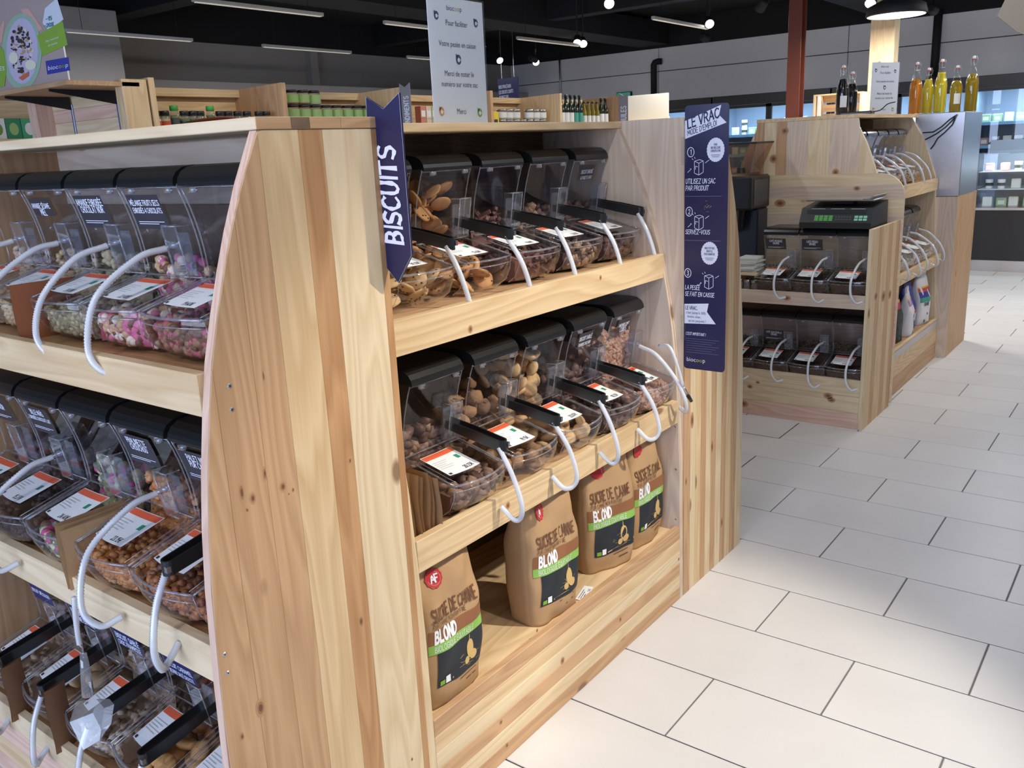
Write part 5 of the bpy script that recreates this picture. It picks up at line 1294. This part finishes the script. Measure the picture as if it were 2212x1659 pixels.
flour_bag((-1.325, 6.13, .2585), math.pi/2-.2, .31, WBAG, [(.215, .24, REDB), (.18, .215, BLUEB), (.15, .18, TEAL), (.24, .25, YEL)], 'white flour bag with blue and teal bands beside the steel box base')
flour_bag((-1.36, 5.92, .2585), math.pi/2-.1, .27, BLUEB, [(.05, .10, WBAG), (.10, .125, REDB)], 'blue flour bag squeezed between two white ones')
flour_bag((-1.315, 5.74, .2585), math.pi/2+.15, .27, WBAG, [(.19, .225, mat('flour_lilac', (.45, .25, .45), .6)), (.225, .235, YEL)], 'white flour bag with a lilac band beside the dark packet')
flour_bag((-1.335, 5.52, .2585), math.pi/2, .28, DBAG, [(.2, .235, REDB), (.235, .25, YEL)], 'dark green packet with a red band by the coffee unit')

# ================================================================== SHELVING BEHIND
GX0, GX1, GZ = -4.2, -3.8, 1.868
uG = thing('gondola_shelving', 'long pale pine gondola of jars and oil bottles with tall dividers', 'shelving', (-4.0, 4.4, 0))
wpart('back_board', cb(GX0-.02, GX0, 2.34, 6.55, 0, GZ, .001), wood('yellow', 'Y'), uG)
wpart('top_rail', cb(GX0, GX0+.045, 2.34, 6.55, GZ-.04, GZ, .001), wood('yellow', 'Y'), uG)
GY = [2.345, 3.09, 3.97, 4.83, 5.66, 6.53]
for i, y in enumerate(GY): wpart('divider', MB().prism([(GX0, 0), (GX1, 0), (GX1, GZ+.01), (GX0, GZ)], y, y+.028, lambda p, a: (p[0], a, p[1])), wood('tan' if i % 2 else 'yellow', 'Z'), uG)
for a, b in zip(GY, GY[1:]):
    for z in (.3, .72, 1.14, 1.605): wpart('shelf_board', cb(GX0, GX1-.02, a+.0285, b-.0005, z, z+.02, .001), wood('yellow', 'Y'), uG)
def lat(prof, m_, seg=14, smooth=True, cap=True): return MB().lathe(prof, seg, cap=cap).mesh('turned', m_, smooth)
JG = clear('jar_glass', (.86, .88, .87), 1.2, .05, .03)
def jar_kit(r, h, caph, capm, lab0, lab1): return (lat([(r*.9, 0), (r, .004), (r, h*.82), (r*.85, h*.9), (r*.8, h)], JG), lat([(r*.9, h-.001), (r*.9, h+caph-.002), (r*.84, h+caph)], capm), lat([(r*.9, .003), (r*.93, .006), (r*.93, h*.8), (r*.5, h*.82)], None, 12), lat([(r*1.01, lab0*h), (r*1.01, lab1*h)], None, 14, True, False))
def jar(kit, loc, content, labm, name, label, group, rz=0):
    t = thing(name, label, 'jar', loc, rz, group)
    link('glass', kit[0], t); link('lid', kit[1], t)
    for nm, me, m_ in (('contents', kit[2], content), ('paper_label', kit[3], labm)):
        key = (me.name, m_.name)
        if key not in _jc: c = me.copy(); c.materials.clear(); c.materials.append(m_); _jc[key] = c
        link(nm, _jc[key], t)
_jc = {}
CAPB = mat('cap_black', (.02, .02, .022), .4); CAPG = mat('cap_green', (.06, .36, .06), .5)
spice = jar_kit(.0235, .095, .018, CAPB, .2, .7); spiceg = jar_kit(.0215, .115, .022, CAPG, .25, .7); pickle = jar_kit(.035, .064, .0115, CAPB, .15, .8); white = jar_kit(.037, .058, .012, METAL, .2, .85)
C_ = lambda n, c: mat('content_'+n, c, .7, 0, .3, 90)
REDC, GRC, BRC, PALC, OLC, WHC = C_('red', (.42, .06, .03)), C_('green', (.10, .16, .04)), C_('brown', (.22, .11, .05)), C_('pale', (.62, .55, .38)), C_('olive', (.20, .20, .06)), C_('white', (.70, .70, .66))
LBR, LBG, LBW, LBK = mat('label_red', (.50, .08, .04), .6), mat('label_green', (.30, .46, .16), .6), mat('label_white', (.72, .72, .70), .6), mat('label_dark', (.05, .06, .05), .6)
for i, (px, kd, cc, lb) in enumerate([(320, 'r', REDC, LBR), (337, 'r', PALC, LBR), (357, 'r', PALC, LBR), (378, 'g', OLC, LBK), (399, 's', GRC, LBK), (418, 's', GRC, LBK), (433, 's', OLC, LBK), (456, 'g', GRC, LBK), (476, 's', REDC, LBK), (494, 's', REDC, LBK), (514, 's', BRC, LBK), (534, 's', PALC, LBK), (560, 's', PALC, LBW), (576, 's', REDC, LBW), (595, 's', PALC, LBW)]):
    for row, xx in enumerate((-3.87, -3.94)):
        y = at_x(px, 255, xx).y
        if y > 3.06 or (row == 1 and kd == 'g'): continue
        jar(spiceg if kd == 'g' else spice, (xx, y, 1.6255), cc, lb, 'spice_jar', {'r': 'spice jar with red label and black cap', 's': 'spice jar with dark label and black cap', 'g': 'taller spice grinder with green cap'}[kd] if lb != LBW else 'spice jar with white label beside a divider', 'spice jars on the pale gondola')
for i, (px, lay, cc) in enumerate([(632, 3, PALC), (650, 3, REDC), (668, 3, REDC), (686, 3, PALC), (706, 2, OLC), (723, 2, OLC), (740, 2, OLC), (757, 2, GRC), (774, 2, GRC), (790, 2, GRC)]):
    y = at_x(px, 240, -3.9).y
    for l in range(lay): jar(pickle, (-3.9, max(3.155, min(3.93, 3.158+.0775*i)), 1.6255+.0757*l), cc, LBG, 'preserve_jar', 'preserve jar with green label and black lid, %s' % ('in the three-high stack' if lay == 3 else 'in the two-high stack'), 'green-labelled preserve jars')
cm = [MB().cbox(-.024, .024, -.024, .024, 0, .075, .0008).mesh('carton', mat('carton_%d' % i, c, .6)) for i, c in enumerate([(.55, .20, .14), (.62, .50, .36), (.40, .42, .28)])]
cl_ = MB().add([(.0244, -.018, .012), (.0244, .018, .012), (.0244, .018, .05), (.0244, -.018, .05)], [(0, 1, 2, 3)]).mesh('front_print', LBW)
for i in range(9):
    for l in range(2):
        t = tag(link('tea_carton', cm[i % 3], None, (-3.88, 4.22+.052*i, 1.6255+.0755*l)), 'small %s carton with pale print stacked behind the notice' % ['red', 'beige', 'olive'][i % 3], 'carton', 'small cartons on the pale gondola'); link('front_print', cl_, t)
for i in range(7):
    for l in range(1 if i in (3,) else 2):
        jar(white, (-3.89, 5.06+.081*i, 1.6255+.0705*l), [PALC, WHC][i % 2], LBW, 'spread_jar', 'squat jar with white label and metal lid on the pale gondola', 'white-labelled spread jars')
yb = thing('yellow_packet', 'yellow packet beside the white spread jars', 'packet', (-3.87, 4.93, 1.6255)); part('box', cb(-.03, .03, -.035, .035, 0, .12, .002), mat('packet_yellow', (.75, .55, .03), .6), yb); part('front_print', MB().add([(.031, -.02, .03), (.031, .02, .03), (.031, .02, .07), (.031, -.02, .07)], [(0, 1, 2, 3)]), INK, yb)
OILG = mat('oil_glass_dark', (.012, .018, .010), .12); OLVG = liquid('olive_oil', (.30, .24, .03), .4)
def oil(loc, h, m_, lm, label):
    t = thing('oil_bottle', label, 'bottle', loc, 0, 'oil bottles on the pale gondola'); r = .029*h/.27
    k = h/.27
    key = (h, m_.name)
    if key not in _jc: _jc[key] = lat([(r, 0), (r, .17*k), (r*.6, .20*k), (.011, .225*k), (.011, .255*k)], m_); _jc[key+('c',)] = lat([(.0125, .253*k), (.0125, .27*k), (.01, .272*k)], CAPB); _jc[key+('l',)] = lat([(r*1.01, .03*k), (r*1.01, .13*k)], lm, 14, True, False)
    k2 = (h, m_.name, 'l', lm.name)
    if k2 not in _jc: _jc[k2] = lat([(r*1.01, .03*k), (r*1.01, .13*k)], lm, 14, True, False)
    link('glass', _jc[key], t); link('cap', _jc[key+('c',)], t); link('paper_label', _jc[k2], t)
for i in range(12):
    y = 5.73+.0645*i
    if i < 6: oil((-3.88, y, 1.6255), .25, OILG, [LBK, LBW, LBW, LBW, TEAL, TEAL][i], ['tall dark oil bottle with dark label', 'tall dark oil bottle with white label', 'tall dark oil bottle with teal label'][0 if i == 0 else (1 if i < 4 else 2)])
    elif i < 10: oil((-3.88, y, 1.6255), .205, OLVG, LBW, 'slim olive oil bottle with white label')
    else: oil((-3.88, y, 1.6255), .235, OILG, LBW, 'dark oil bottle with white label beside the HUILES pennant')
    if 6 <= i < 10: oil((-3.98, y+.02, 1.6255), .205, OLVG, LBW, 'slim olive oil bottle with white label')
def pennant(y, text, label, z1=GZ+.03, w=.085):
    t = thing('category_pennant', label, 'sign', (GX1+.05, y, z1-.36)); x0 = .0-.05+.001
    part('board', MB().prism([(x0, .36), (x0+w*.5, .335), (x0+w, .36), (x0+w, .05), (x0+w*.5, 0), (x0, .05)], 0, .003, lambda p, a: (p[0], a, p[1])), mat('pennant_grey', (.26, .25, .28), .5), t)
    b = MB(); put_stroke(b, text, .046 if len(text) < 7 else .036, (.16, 0), lambda u, v: (x0+w*.78-v, -.0008, .03+u), wt=.17, condense=.7); part('lettering', b, LETTER, t)
pennant(3.962, 'CONDIMENTS', 'grey pennant ending in NTS on a gondola divider')
pennant(6.522, 'HUILES', 'grey pennant lettered HUILES beside the oil bottles')
# end-cap shelf with advertising poster
uH = thing('end_cap_shelf', 'empty pine end-cap shelf with metal uprights below the salad poster', 'shelving', (-4.2, 2.25, 0))
zs_ = [0, .4, .8, 1.2, 1.42, 1.53, 1.60, 1.66, 1.72, 1.78, 1.835]
for i, (a, b) in enumerate(zip(zs_, zs_[1:])): wpart('plank', cb(-4.62, -3.86, 2.30, 2.32, a+.0004, b-.0004, .001), wood(['pink', 'pale', 'pink', 'grey', 'pink', 'pale', 'pink', 'pale'][i % 8], 'X'), uH)
wpart('post', cb(-3.86, -3.80, 2.215, 2.335, 0, 1.868, .002), wood('yellow', 'Z'), uH)
wpart('post', cb(-4.70, -4.62, 2.215, 2.335, 0, 1.84, .002), wood('pink', 'Z'), uH)
wpart('top_board', cb(-4.70, -3.80, 1.97, 2.30, 1.836, 1.856, .0015), wood('tan', 'X'), uH)
wpart('shelf_board', cb(-4.62, -3.86, 1.97, 2.30, 1.10, 1.12, .0015), wood('tan', 'X'), uH)
for x_ in (-4.42, -4.0):
    wpart('metal_upright', cb(x_-.008, x_+.008, 2.292, 2.30, .3, 1.80, .001), mat('upright_grey', (.32, .36, .48), .35, .7), uH)
    wpart('bracket', MB().prism([(2.292, 1.835), (1.99, 1.835), (1.99, 1.825), (2.292, 1.775)], x_-.003, x_+.003, lambda p, a: (a, p[0], p[1])), DUCT, uH)
po = thing('advert_poster', 'glossy advertising board of a granola bowl held in hands', 'poster', (-4.2, 1.995, 1.8565))
def fo(o): return lambda px, py: tuple(at_y(px, py, 1.995-o))
def pxp(pts, o, m_, name, par=po):
    b = MB(); put_poly(b, pts, fo(o)); return wpart(name, b, m_, par)
bd = wpart('board', MB().prism([(-4.72, 1.857), (-3.826, 1.857), (-3.826, 2.34), (-4.72, 2.34)], 1.995, 1.999, lambda p, a: (p[0], a, p[1])), mat('poster_base', (.46, .36, .33), .35), po)
wpart('white_edge', cb(-3.8258, -3.8235, 1.994, 2.0, 1.857, 2.34, .0003), WHITEP, po)
SK = mat('poster_skin', (.70, .42, .36), .4)
pxp([(45, 20), (62, 18), (80, 45), (92, 62), (85, 68), (60, 48)], .001, SK, 'hand_print', bd); pxp([(0, 60), (8, 42), (10, 50), (4, 90), (0, 95)], .001, SK, 'hand_print', bd)
pxp([(97, 18), (123, -4), (137, 42), (105, 66), (92, 50)], .001, mat('poster_pale', (.72, .76, .84), .4), 'speech_bubble', bd)
bw = pxp(disc(47, 112, 43, 83, 30), .0014, mat('poster_bowl', (.36, .52, .38), .35), 'bowl_print', bd); bi = pxp(disc(48, 110, 34, 71, 28), .0018, mat('poster_lilac', (.58, .52, .68), .4), 'bowl_inside', bd)
random.seed(3)
gm = MB(); GRM = [mat('granola_dark', (.06, .04, .035), .6), mat('granola_tan', (.48, .33, .18), .6), mat('granola_cream', (.72, .66, .52), .6)]
for k in range(110):
    a = random.uniform(0, 6.28); q = math.sqrt(random.random()); gm.cur = random.choice((0, 0, 0, 1, 2)); cx_, cy_ = 46+24*q*math.cos(a), 108+54*q*math.sin(a)
    put_poly(gm, disc(cx_, cy_, random.uniform(1.5, 4.5), random.uniform(1.5, 5), 6, a), fo(.002+.0001*k/11))
tag(wpart('granola_print', gm, GRM, bd), kind='stuff')
for (cx_, cy_, rx, ry) in ((29, 125, 10, 13), (66, 140, 12, 11)): pxp(disc(cx_, cy_, rx, ry, 14, .5), .0036, mat('apple_cream', (.80, .76, .60), .5), 'apple_slice', bd)
pxp([(40, 168), (62, 154), (62, 164), (48, 174)], .0036, mat('apple_red', (.62, .15, .08), .5), 'apple_slice', bd)
pxp([(80, 76), (135, 45), (146, 97), (91, 121)], .0022, mat('poster_green', (.27, .45, .06), .45), 'green_panel', bd)
pxp([(0, 100), (8, 108), (14, 150), (10, 186), (0, 190)], .0024, MATS['poster_green'], 'green_panel', bd)
pxp([(98, 132), (148, 123), (152, 152), (102, 161)], .0024, mat('poster_blue', (.05, .06, .33), .45), 'logo_panel', bd)
d, g, y_ = MB(), MB(), MB(); fl2 = lambda u, v: fo(.003)(103+u*1.0, 152-v-u*.18); logo(d, g, y_, 9.5, (0, 0), fl2)
wpart('logo_letters', d, LETTER, bd); wpart('logo_green', g, LEAF, bd); wpart('logo_gold', y_, GOLD, bd)
b = MB()
for k, tx in enumerate(('-15', '-20%')): put_stroke(b, tx, 8, (105, 0), lambda u, v, k=k: fo(.003)(u, 44+14*k-v-(u-105)*.2), wt=.2)
wpart('discount_print', b, mat('poster_teal', (.10, .28, .30), .5), bd)
b = MB()
for k, tx in enumerate(('des recettes', 'et envies')): put_text(b, tx, 5, (112+2*k, 0), lambda u, v, k=k: fo(.003)(u, 87+11*k-v-(u-112)*.35), xs=.8)
put_text(b, 'ES', 9, (4, 0), lambda u, v: fo(.0032)(u, 152-v)); wpart('green_panel_print', b, LETTER, bd)
# further shelving at the far left with boxes
uK = thing('back_shelving', 'pale pine shelving with green cartons far behind the end cap', 'shelving', (-5.6, 2.3, 0))
wpart('back_board', cb(-5.9, -5.88, 1.5, 3.1, 0, 1.95, .001), wood('pale', 'Y'), uK)
for z in (.4, .9, 1.3, 1.66): wpart('shelf_board', cb(-5.88, -5.45, 1.5, 3.1, z, z+.022, .001), wood('yellow', 'Y'), uK)
wpart('top_rail', cb(-5.88, -5.84, 1.5, 3.1, 1.80, 1.835, .001), wood('yellow', 'Y'), uK)
for i in range(12):
    t = thing('tea_box', ['green printed carton on the far left shelving', 'white carton with green picture on the far left shelving', 'dark green carton on the far left shelving'][i % 3], 'carton', (-5.52, 2.05+.088*i, 1.6825), 0, 'green cartons on the far left shelving')
    part('box', cb(-.03, .03, -.042, .042, 0, .115, .001), [mat('tea_green', (.06, .34, .16), .6), LBW, mat('tea_dark', (.03, .22, .10), .6)][i % 3], t)
    part('front_print', MB().add([(.0306, *p) for p in disc(0, .055, .026, .035, 14)], [tuple(range(14))]), [LBW, mat('tea_leaf', (.16, .26, .07), .7), LBG][i % 3], t)
# leaflet lying on the near unit's top
lf = thing('orange_leaflet', 'curled orange leaflet lying on the shelf unit top board', 'leaflet', (-1.36, .955, 1.5565))
part('paper', MB().grid(lambda u, v: (-.06+.12*u, -.025+.06*v, .0008+.005*abs(math.sin(2.2*u))*(1-v)), 8, 4), mat('leaflet_orange', (.62, .16, .07), .5), lf, True)
part('dark_edge', MB().grid(lambda u, v: (-.06+.12*u, -.029+.004*v, .0005+.005*abs(math.sin(2.2*u))), 8, 1), INK, lf)

# ================================================================== FAR END OF THE SHOP
# steel column and wooden post
cx_ = at_y(1720, 130, 8.0).x
co = thing('steel_column', 'red-brown painted steel H column rising to the ceiling', 'column', (cx_, 8.0, 0))
BRP = mat('brown_paint', (.16, .045, .028), .32)
for y_ in (-.055, .055): part('flange', cb(-.058, .058, y_-.006, y_+.006, 0, ZC, .001), BRP, co)
part('web', cb(-.004, .004, -.049, .049, 0, ZC, .0005), BRP, co)
px_ = at_y(1910, 100, 8.3)
wp = thing('timber_post', 'square pale timber post lit from above by the pendant lamp', 'post', (px_.x, 8.3, 0)); part('beam', cb(-.10, .10, -.075, .075, 0, ZC, .004), wood('pale', 'Z'), wp)
lp_ = at_y(1936, 33, 7.55)
pl = thing('pendant_lamp', 'large round black pendant lamp with glowing white diffuser', 'lamp', tuple(lp_))
part('drum', MB().lathe([(.215, 0), (.222, .01), (.205, .07), (.12, .11), (.04, .12), (.03, .16)], 28), BLACKM, pl, True)
part('diffuser', MB().lathe([(0, -.003), (.208, -.003)], 28, cap=False), mat('lamp_diffuser', (.95, .97, 1), .5, emit=9), pl)
part('cable', MB().tube([(0, 0, .16), (0, 0, ZC-lp_.z)], .006, 6), BLACKM, pl)
l = bpy.data.lights.new('pendant_light', 'AREA'); l.shape = 'DISK'; l.size = .4; l.energy = 60; l.color = (1, .93, .82)
o = bpy.data.objects.new('pendant_light', l); COL.objects.link(o); o.location = lp_-Vector((0, 0, .01))
# produce stand behind with a wooden crate
st = thing('produce_stand', 'pine produce stand behind the bottle shelf', 'stand', (-2.4, 7.85, 0))
wpart('top_board', cb(-2.95, -1.95, 7.6, 8.2, 1.585, 1.605, .001), wood('yellow', 'X'), st)
for x_ in (-2.95, -1.97): wpart('cheek', cb(x_, x_+.02, 7.6, 8.2, 0, 1.585, .001), wood('pale', 'Z'), st)
for z in (.4, .9, 1.25): wpart('shelf_board', cb(-2.93, -1.97, 7.6, 8.2, z, z+.02, .001), wood('yellow', 'X'), st)
ct = thing('slatted_crate', 'slatted pale wooden crate on its side behind the black bottles', 'crate', (-2.42, 7.85, 1.6055))
for z0, z1 in ((0, .06), (.075, .135), (.15, .215)): part('slat', cb(-.2, .2, .10, .112, z0, z1, .001), wood('yellow', 'X'), ct)
for y0 in (-.11, -.03, .05):
    part('slat', cb(-.2, .2, y0, y0+.06, .203, .215, .001), wood('yellow', 'X'), ct); part('slat', cb(-.2, .2, y0, y0+.06, 0, .012, .001), wood('yellow', 'X'), ct)
for x_ in (-.2, .18): part('end_board', cb(x_, x_+.02, -.11, .10, .012, .203, .001), wood('pale', 'Z'), ct)
part('corner_post', cb(-.165, -.14, -.11, -.085, .012, .203, .001), LBW, ct)
# white board and low stand near the oils
wbp = at_y(1331, 210, 8.5)
ws = thing('white_panel', 'bright white blank board above a pine counter', 'board', (wbp.x+.31, 8.5, 1.72)); part('sheet', cb(-.31, .31, -.006, .006, 0, .262, .002), mat('panel_white', (.80, .74, .60), .6), ws); part('batten', cb(-.31, .31, .006, .022, 0, .03, .001), wood('pale', 'X'), ws)
sn = thing('pine_counter', 'pine counter with open trays under the white board', 'counter', (wbp.x+.31, 8.75, 0))
wpart('top', cb(wbp.x-.15, wbp.x+.85, 8.4, 9.2, 1.70, 1.719, .001), wood('yellow', 'X'), sn)
for x_ in (wbp.x-.15, wbp.x+.83): wpart('cheek', cb(x_, x_+.02, 8.4, 9.2, 0, 1.70, .001), wood('pale', 'Z'), sn)
for z in (.5, 1.0, 1.45): wpart('shelf_board', cb(wbp.x-.13, wbp.x+.83, 8.4, 9.2, z, z+.02, .001), wood('yellow', 'X'), sn)
# hanging sign and exit sign
hp = at_y(1098, 194, 9.0)
hs = thing('hanging_sign', 'dark blue hanging sign NOUS PRIVILÉGIONS LES CIRCUITS COURTS', 'sign', (hp.x, 9.0, hp.z-.22), -.25)
part('board', cb(-.20, .20, -.004, .004, 0, .36, .001), NAVYL, hs)
b = MB()
for k, tx in enumerate(('NOUS PRIVILÉGIONS', 'LES CIRCUITS COURTS', 'EN DIRECT DES', 'PRODUCTEURS')): put_stroke(b, tx, .036, (-.18, .245-.062*k), lambda u, v: (u, -.0052, v), 'l', wt=.17, condense=.62, track=.12)
part('lettering', b, LETTER, hs)
for x_ in (-.12, .12): part('hanging_wire', MB().tube([(x_, 0, .36), (x_, 0, ZC-hp.z+.22)], .003, 5), METAL, hs)
ep_ = at_y(1349, 209, YB-.05)
ex = thing('exit_sign', 'small green lit exit sign on the back wall', 'sign', (ep_.x, YB-.06, ep_.z-.06)); part('housing', cb(-.13, .13, -.02, .028, 0, .13, .003), BLACKM, ex); part('green_face', put_rect(MB(), -.12, .12, .01, .12, lambda u, v: (u, -.0205, v)), mat('exit_green', (.02, .30, .16), .5, emit=.8), ex)
b = MB(); put_poly(b, disc(-.03, .085, .012, None, 10), lambda u, v: (u, -.0212, v)); put_rect(b, -.045, -.012, .03, .07, lambda u, v: (u, -.0212, v)); put_rect(b, .03, .08, .03, .1, lambda u, v: (u, -.0212, v)); part('pictogram', b, LETTER, ex)
# pipes on the back wall
def wallpipe(px, py0, py1, r, name, label, elbow=False):
    a = at_y(px, py0, YB-.08); b_ = at_y(px, py1, YB-.08)
    t = thing(name, label, 'pipe', (a.x, YB-.08, max(0, b_.z)))
    pts = [(0, 0, 0), (0, 0, a.z-b_.z)]
    if elbow: pts = pts[:1]+[(0, 0, a.z-b_.z-.06), (0, 0, a.z-b_.z), (.02, 0, a.z-b_.z+.03), (.06, 0, a.z-b_.z+.04), (.12, .03, a.z-b_.z+.04)]
    part('pipe', MB().tube(pts, r, 10), BLACKM if r > .02 else METAL, t, True)
    part('bracket', MB().lathe([(r*1.2, .1), (r*1.2, .14)], 10), BLACKM, t)
wallpipe(1412, 140, 235, .045, 'waste_pipe', 'thick black pipe with an elbow on the back wall', True)
wallpipe(2028, 20, 190, .05, 'down_pipe', 'thick straight black pipe beside the fridges')
wallpipe(1208, 110, 235, .014, 'conduit', 'thin grey conduit on the back wall')
# refrigerated cabinets
FRAME = mat('fridge_black', (.012, .012, .014), .4); FIN = mat('fridge_liner', (.30, .38, .48), .5); FSH = mat('fridge_shelf', (.50, .58, .70), .4); TICK = mat('ticket_rail', (.18, .38, .62), .5)
FY = 11.6
pm = [MB().lathe([(.032, 0), (.038, .085), (.038, .095)], 12).mesh('tub', mat('tub_white', (.78, .80, .84), .5), False), MB().lathe([(.034, 0), (.040, .07), (.040, .08)], 12).mesh('tub', mat('tub_blue', (.30, .45, .70), .5)), MB().cbox(-.045, .045, -.03, .03, 0, .10, .006).mesh('pack', mat('pack_cream', (.74, .72, .66), .5)), MB().cbox(-.045, .045, -.03, .03, 0, .085, .01).mesh('pack', mat('pack_red', (.55, .25, .22), .5)), MB().cbox(-.05, .05, -.03, .03, 0, .09, .006).mesh('pack', mat('pack_green', (.30, .46, .26), .5))]
pb = [MB().lathe([(.039, .03), (.039, .06)], 12, cap=False).mesh('print_band', LBK), MB().add([(-.03, -.0305, .02), (.03, -.0305, .02), (.03, -.0305, .06), (-.03, -.0305, .06)], [(0, 1, 2, 3)]).mesh('print_band', LBW)]
nitem = 0
for ci in range(5):
    x0 = -6.9+1.6*ci; x1 = x0+1.58
    t = thing('display_fridge', 'black glass-door display fridge, number %s from the wall corner' % ['one', 'two', 'three', 'four', 'five'][ci], 'fridge', ((x0+x1)/2, FY+.4, 0))
    wpart('liner', MB().box(x0, x1, FY+.78, FY+.8, .15, 2.0).box(x0, x0+.02, FY+.06, FY+.78, .15, 2.0).box(x1-.02, x1, FY+.06, FY+.78, .15, 2.0), FIN, t)
    wpart('header', cb(x0, x1, FY, FY+.8, 1.93, 2.06, .004), FRAME, t); wpart('plinth', cb(x0, x1, FY, FY+.8, 0, .15, .004), FRAME, t)
    for k in range(2):
        a, b_ = x0+.79*k, x0+.79*(k+1)-.004
        dr = wpart('door_frame', MB().box(a, a+.035, FY+.01, FY+.05, .152, 1.928).box(b_-.035, b_, FY+.01, FY+.05, .152, 1.928).box(a, b_, FY+.01, FY+.05, .152, .19).box(a, b_, FY+.01, FY+.05, 1.89, 1.928), FRAME, t)
        wpart('door_glass', bx(a+.035, b_-.035, FY+.025, FY+.03, .19, 1.89), GLASS, dr)
        wpart('door_handle', cb((b_-.05) if k == 0 else a+.02, (b_-.03) if k == 0 else a+.04, FY-.03, FY+.01, .9, 1.3, .004), BLACK, dr)
    led = wpart('light_tube', cb(x0+.04, x1-.04, FY+.10, FY+.13, 1.895, 1.925, .004), mat('fridge_led', (.75, .88, 1), .4, emit=2), t)
    l = bpy.data.lights.new('fridge_light', 'AREA'); l.shape = 'RECTANGLE'; l.size = 1.4; l.size_y = .08; l.energy = 30; l.color = (.62, .80, 1)
    o = bpy.data.objects.new('fridge_light', l); COL.objects.link(o); o.location = ((x0+x1)/2, FY+.14, 1.885); o.rotation_euler.x = math.radians(20)
    for z in (.45, .75, 1.03, 1.29, 1.55):
        sh = wpart('shelf_board', cb(x0+.022, x1-.022, FY+.16, FY+.77, z-.015, z, .001), FSH, t); wpart('price_rail', cb(x0+.022, x1-.022, FY+.15, FY+.158, z-.035, z, .001), TICK, sh)
        if z < 1.0: continue
        n_ = 0
        random.seed(int(ci*10+z*100))
        while n_ < 12:
            xx = x0+.12+.118*n_; n_ += 1
            if random.random() < .12 or nitem > 250: continue
            k = random.choice((0, 0, 1, 2, 2, 3, 4)); nitem += 1
            for l_ in range(2 if k < 2 and random.random() < .5 else 1):
                it = tag(link('dairy_tub' if k < 2 else 'food_packet', pm[k], None, (xx, FY+.24+random.uniform(0, .03), z+.0005+.096*l_)), ['white round dairy tub on a lit fridge shelf', 'pale blue round dairy tub on a lit fridge shelf', 'cream packet on a lit fridge shelf', 'reddish packet on a lit fridge shelf', 'green packet on a lit fridge shelf'][k], 'tub' if k < 2 else 'packet', 'chilled food in the display fridges')
                link('print_band', pb[0 if k < 2 else 1], it)
# deli counter
dc = thing('deli_counter', 'glass deli counter on a black base beside the fridges', 'counter', (0, 10.9, 0))
wpart('base', cb(-1.83, 1.6, 10.5, 11.3, .12, .645, .004), FRAME, dc); wpart('kick_plate', cb(-1.80, 1.58, 10.53, 11.28, 0, .12, .002), STEEL, dc); wpart('steel_trim', cb(-1.84, 1.61, 10.49, 11.3, .645, .675, .003), STEEL, dc)
wpart('front_glass', bx(-1.82, 1.58, 10.505, 10.511, .675, 1.22), GLASS, dc); wpart('end_glass', bx(-1.82, -1.814, 10.515, 11.28, .675, 1.22), GLASS, dc); wpart('glass_top', bx(-1.83, 1.59, 10.5, 11.0, 1.22, 1.23), GLASS, dc)
for x_ in (-1.82, -.65, .5): wpart('frame_post', cb(x_, x_+.03, 10.512, 10.545, .675, 1.22, .002), mat('post_grey', (.20, .21, .23), .4, .5), dc)
for z in (.86, 1.04): wpart('glass_shelf', cb(-1.79, 1.57, 10.56, 11.2, z-.008, z, .001), mat('counter_shelf', (.62, .68, .75), .4), dc)
wpart('counter_back', bx(-1.82, 1.58, 11.28, 11.3, .675, 1.35), FIN, dc)
l = bpy.data.lights.new('counter_light', 'AREA'); l.shape = 'RECTANGLE'; l.size = 3.2; l.size_y = .06; l.energy = 45; l.color = (.80, .90, 1)
o = bpy.data.objects.new('counter_light', l); COL.objects.link(o); o.location = (-.1, 10.62, 1.205); o.rotation_euler.x = math.radians(25)
random.seed(9)
for z in (.675, .8605, 1.0405):
    for i in range(16):
        xx = -1.70+.125*i+random.uniform(-.01, .01)
        if random.random() < .1: continue
        k = random.choice((0, 2, 3, 4, 2))
        it = tag(link('deli_packet' if k else 'deli_tub', pm[k], None, (xx, 10.66+random.uniform(0, .05), z+.0005)), ['white tub inside the glass deli counter', '', 'cream packet inside the glass deli counter', 'reddish packet inside the glass deli counter', 'green packet inside the glass deli counter'][k], 'packet' if k else 'tub', 'food in the deli counter')
        link('print_band', pb[0 if k < 2 else 1], it)
# beige card hung from the ceiling
hb = at_y(2200, 20, 4.0)
hc = thing('hanging_card', 'blank beige card panel hung from the ceiling above the aisle', 'sign', (hb.x+.05, 4.0, hb.z-.02), .3)
hcp = part('card', MB().prism([(-.12, 0), (-.05, -.06), (.15, -.16), (.28, .08), (.1, .24), (-.08, .10)], -.004, .004, lambda p, a: (p[0], a, p[1])), mat('card_beige', (.36, .29, .21), .7), hc)
part('hanging_wire', MB().tube([(.08, 0, .2), (.08, 0, ZC-hb.z+.02)], .002, 5), METAL, hc)
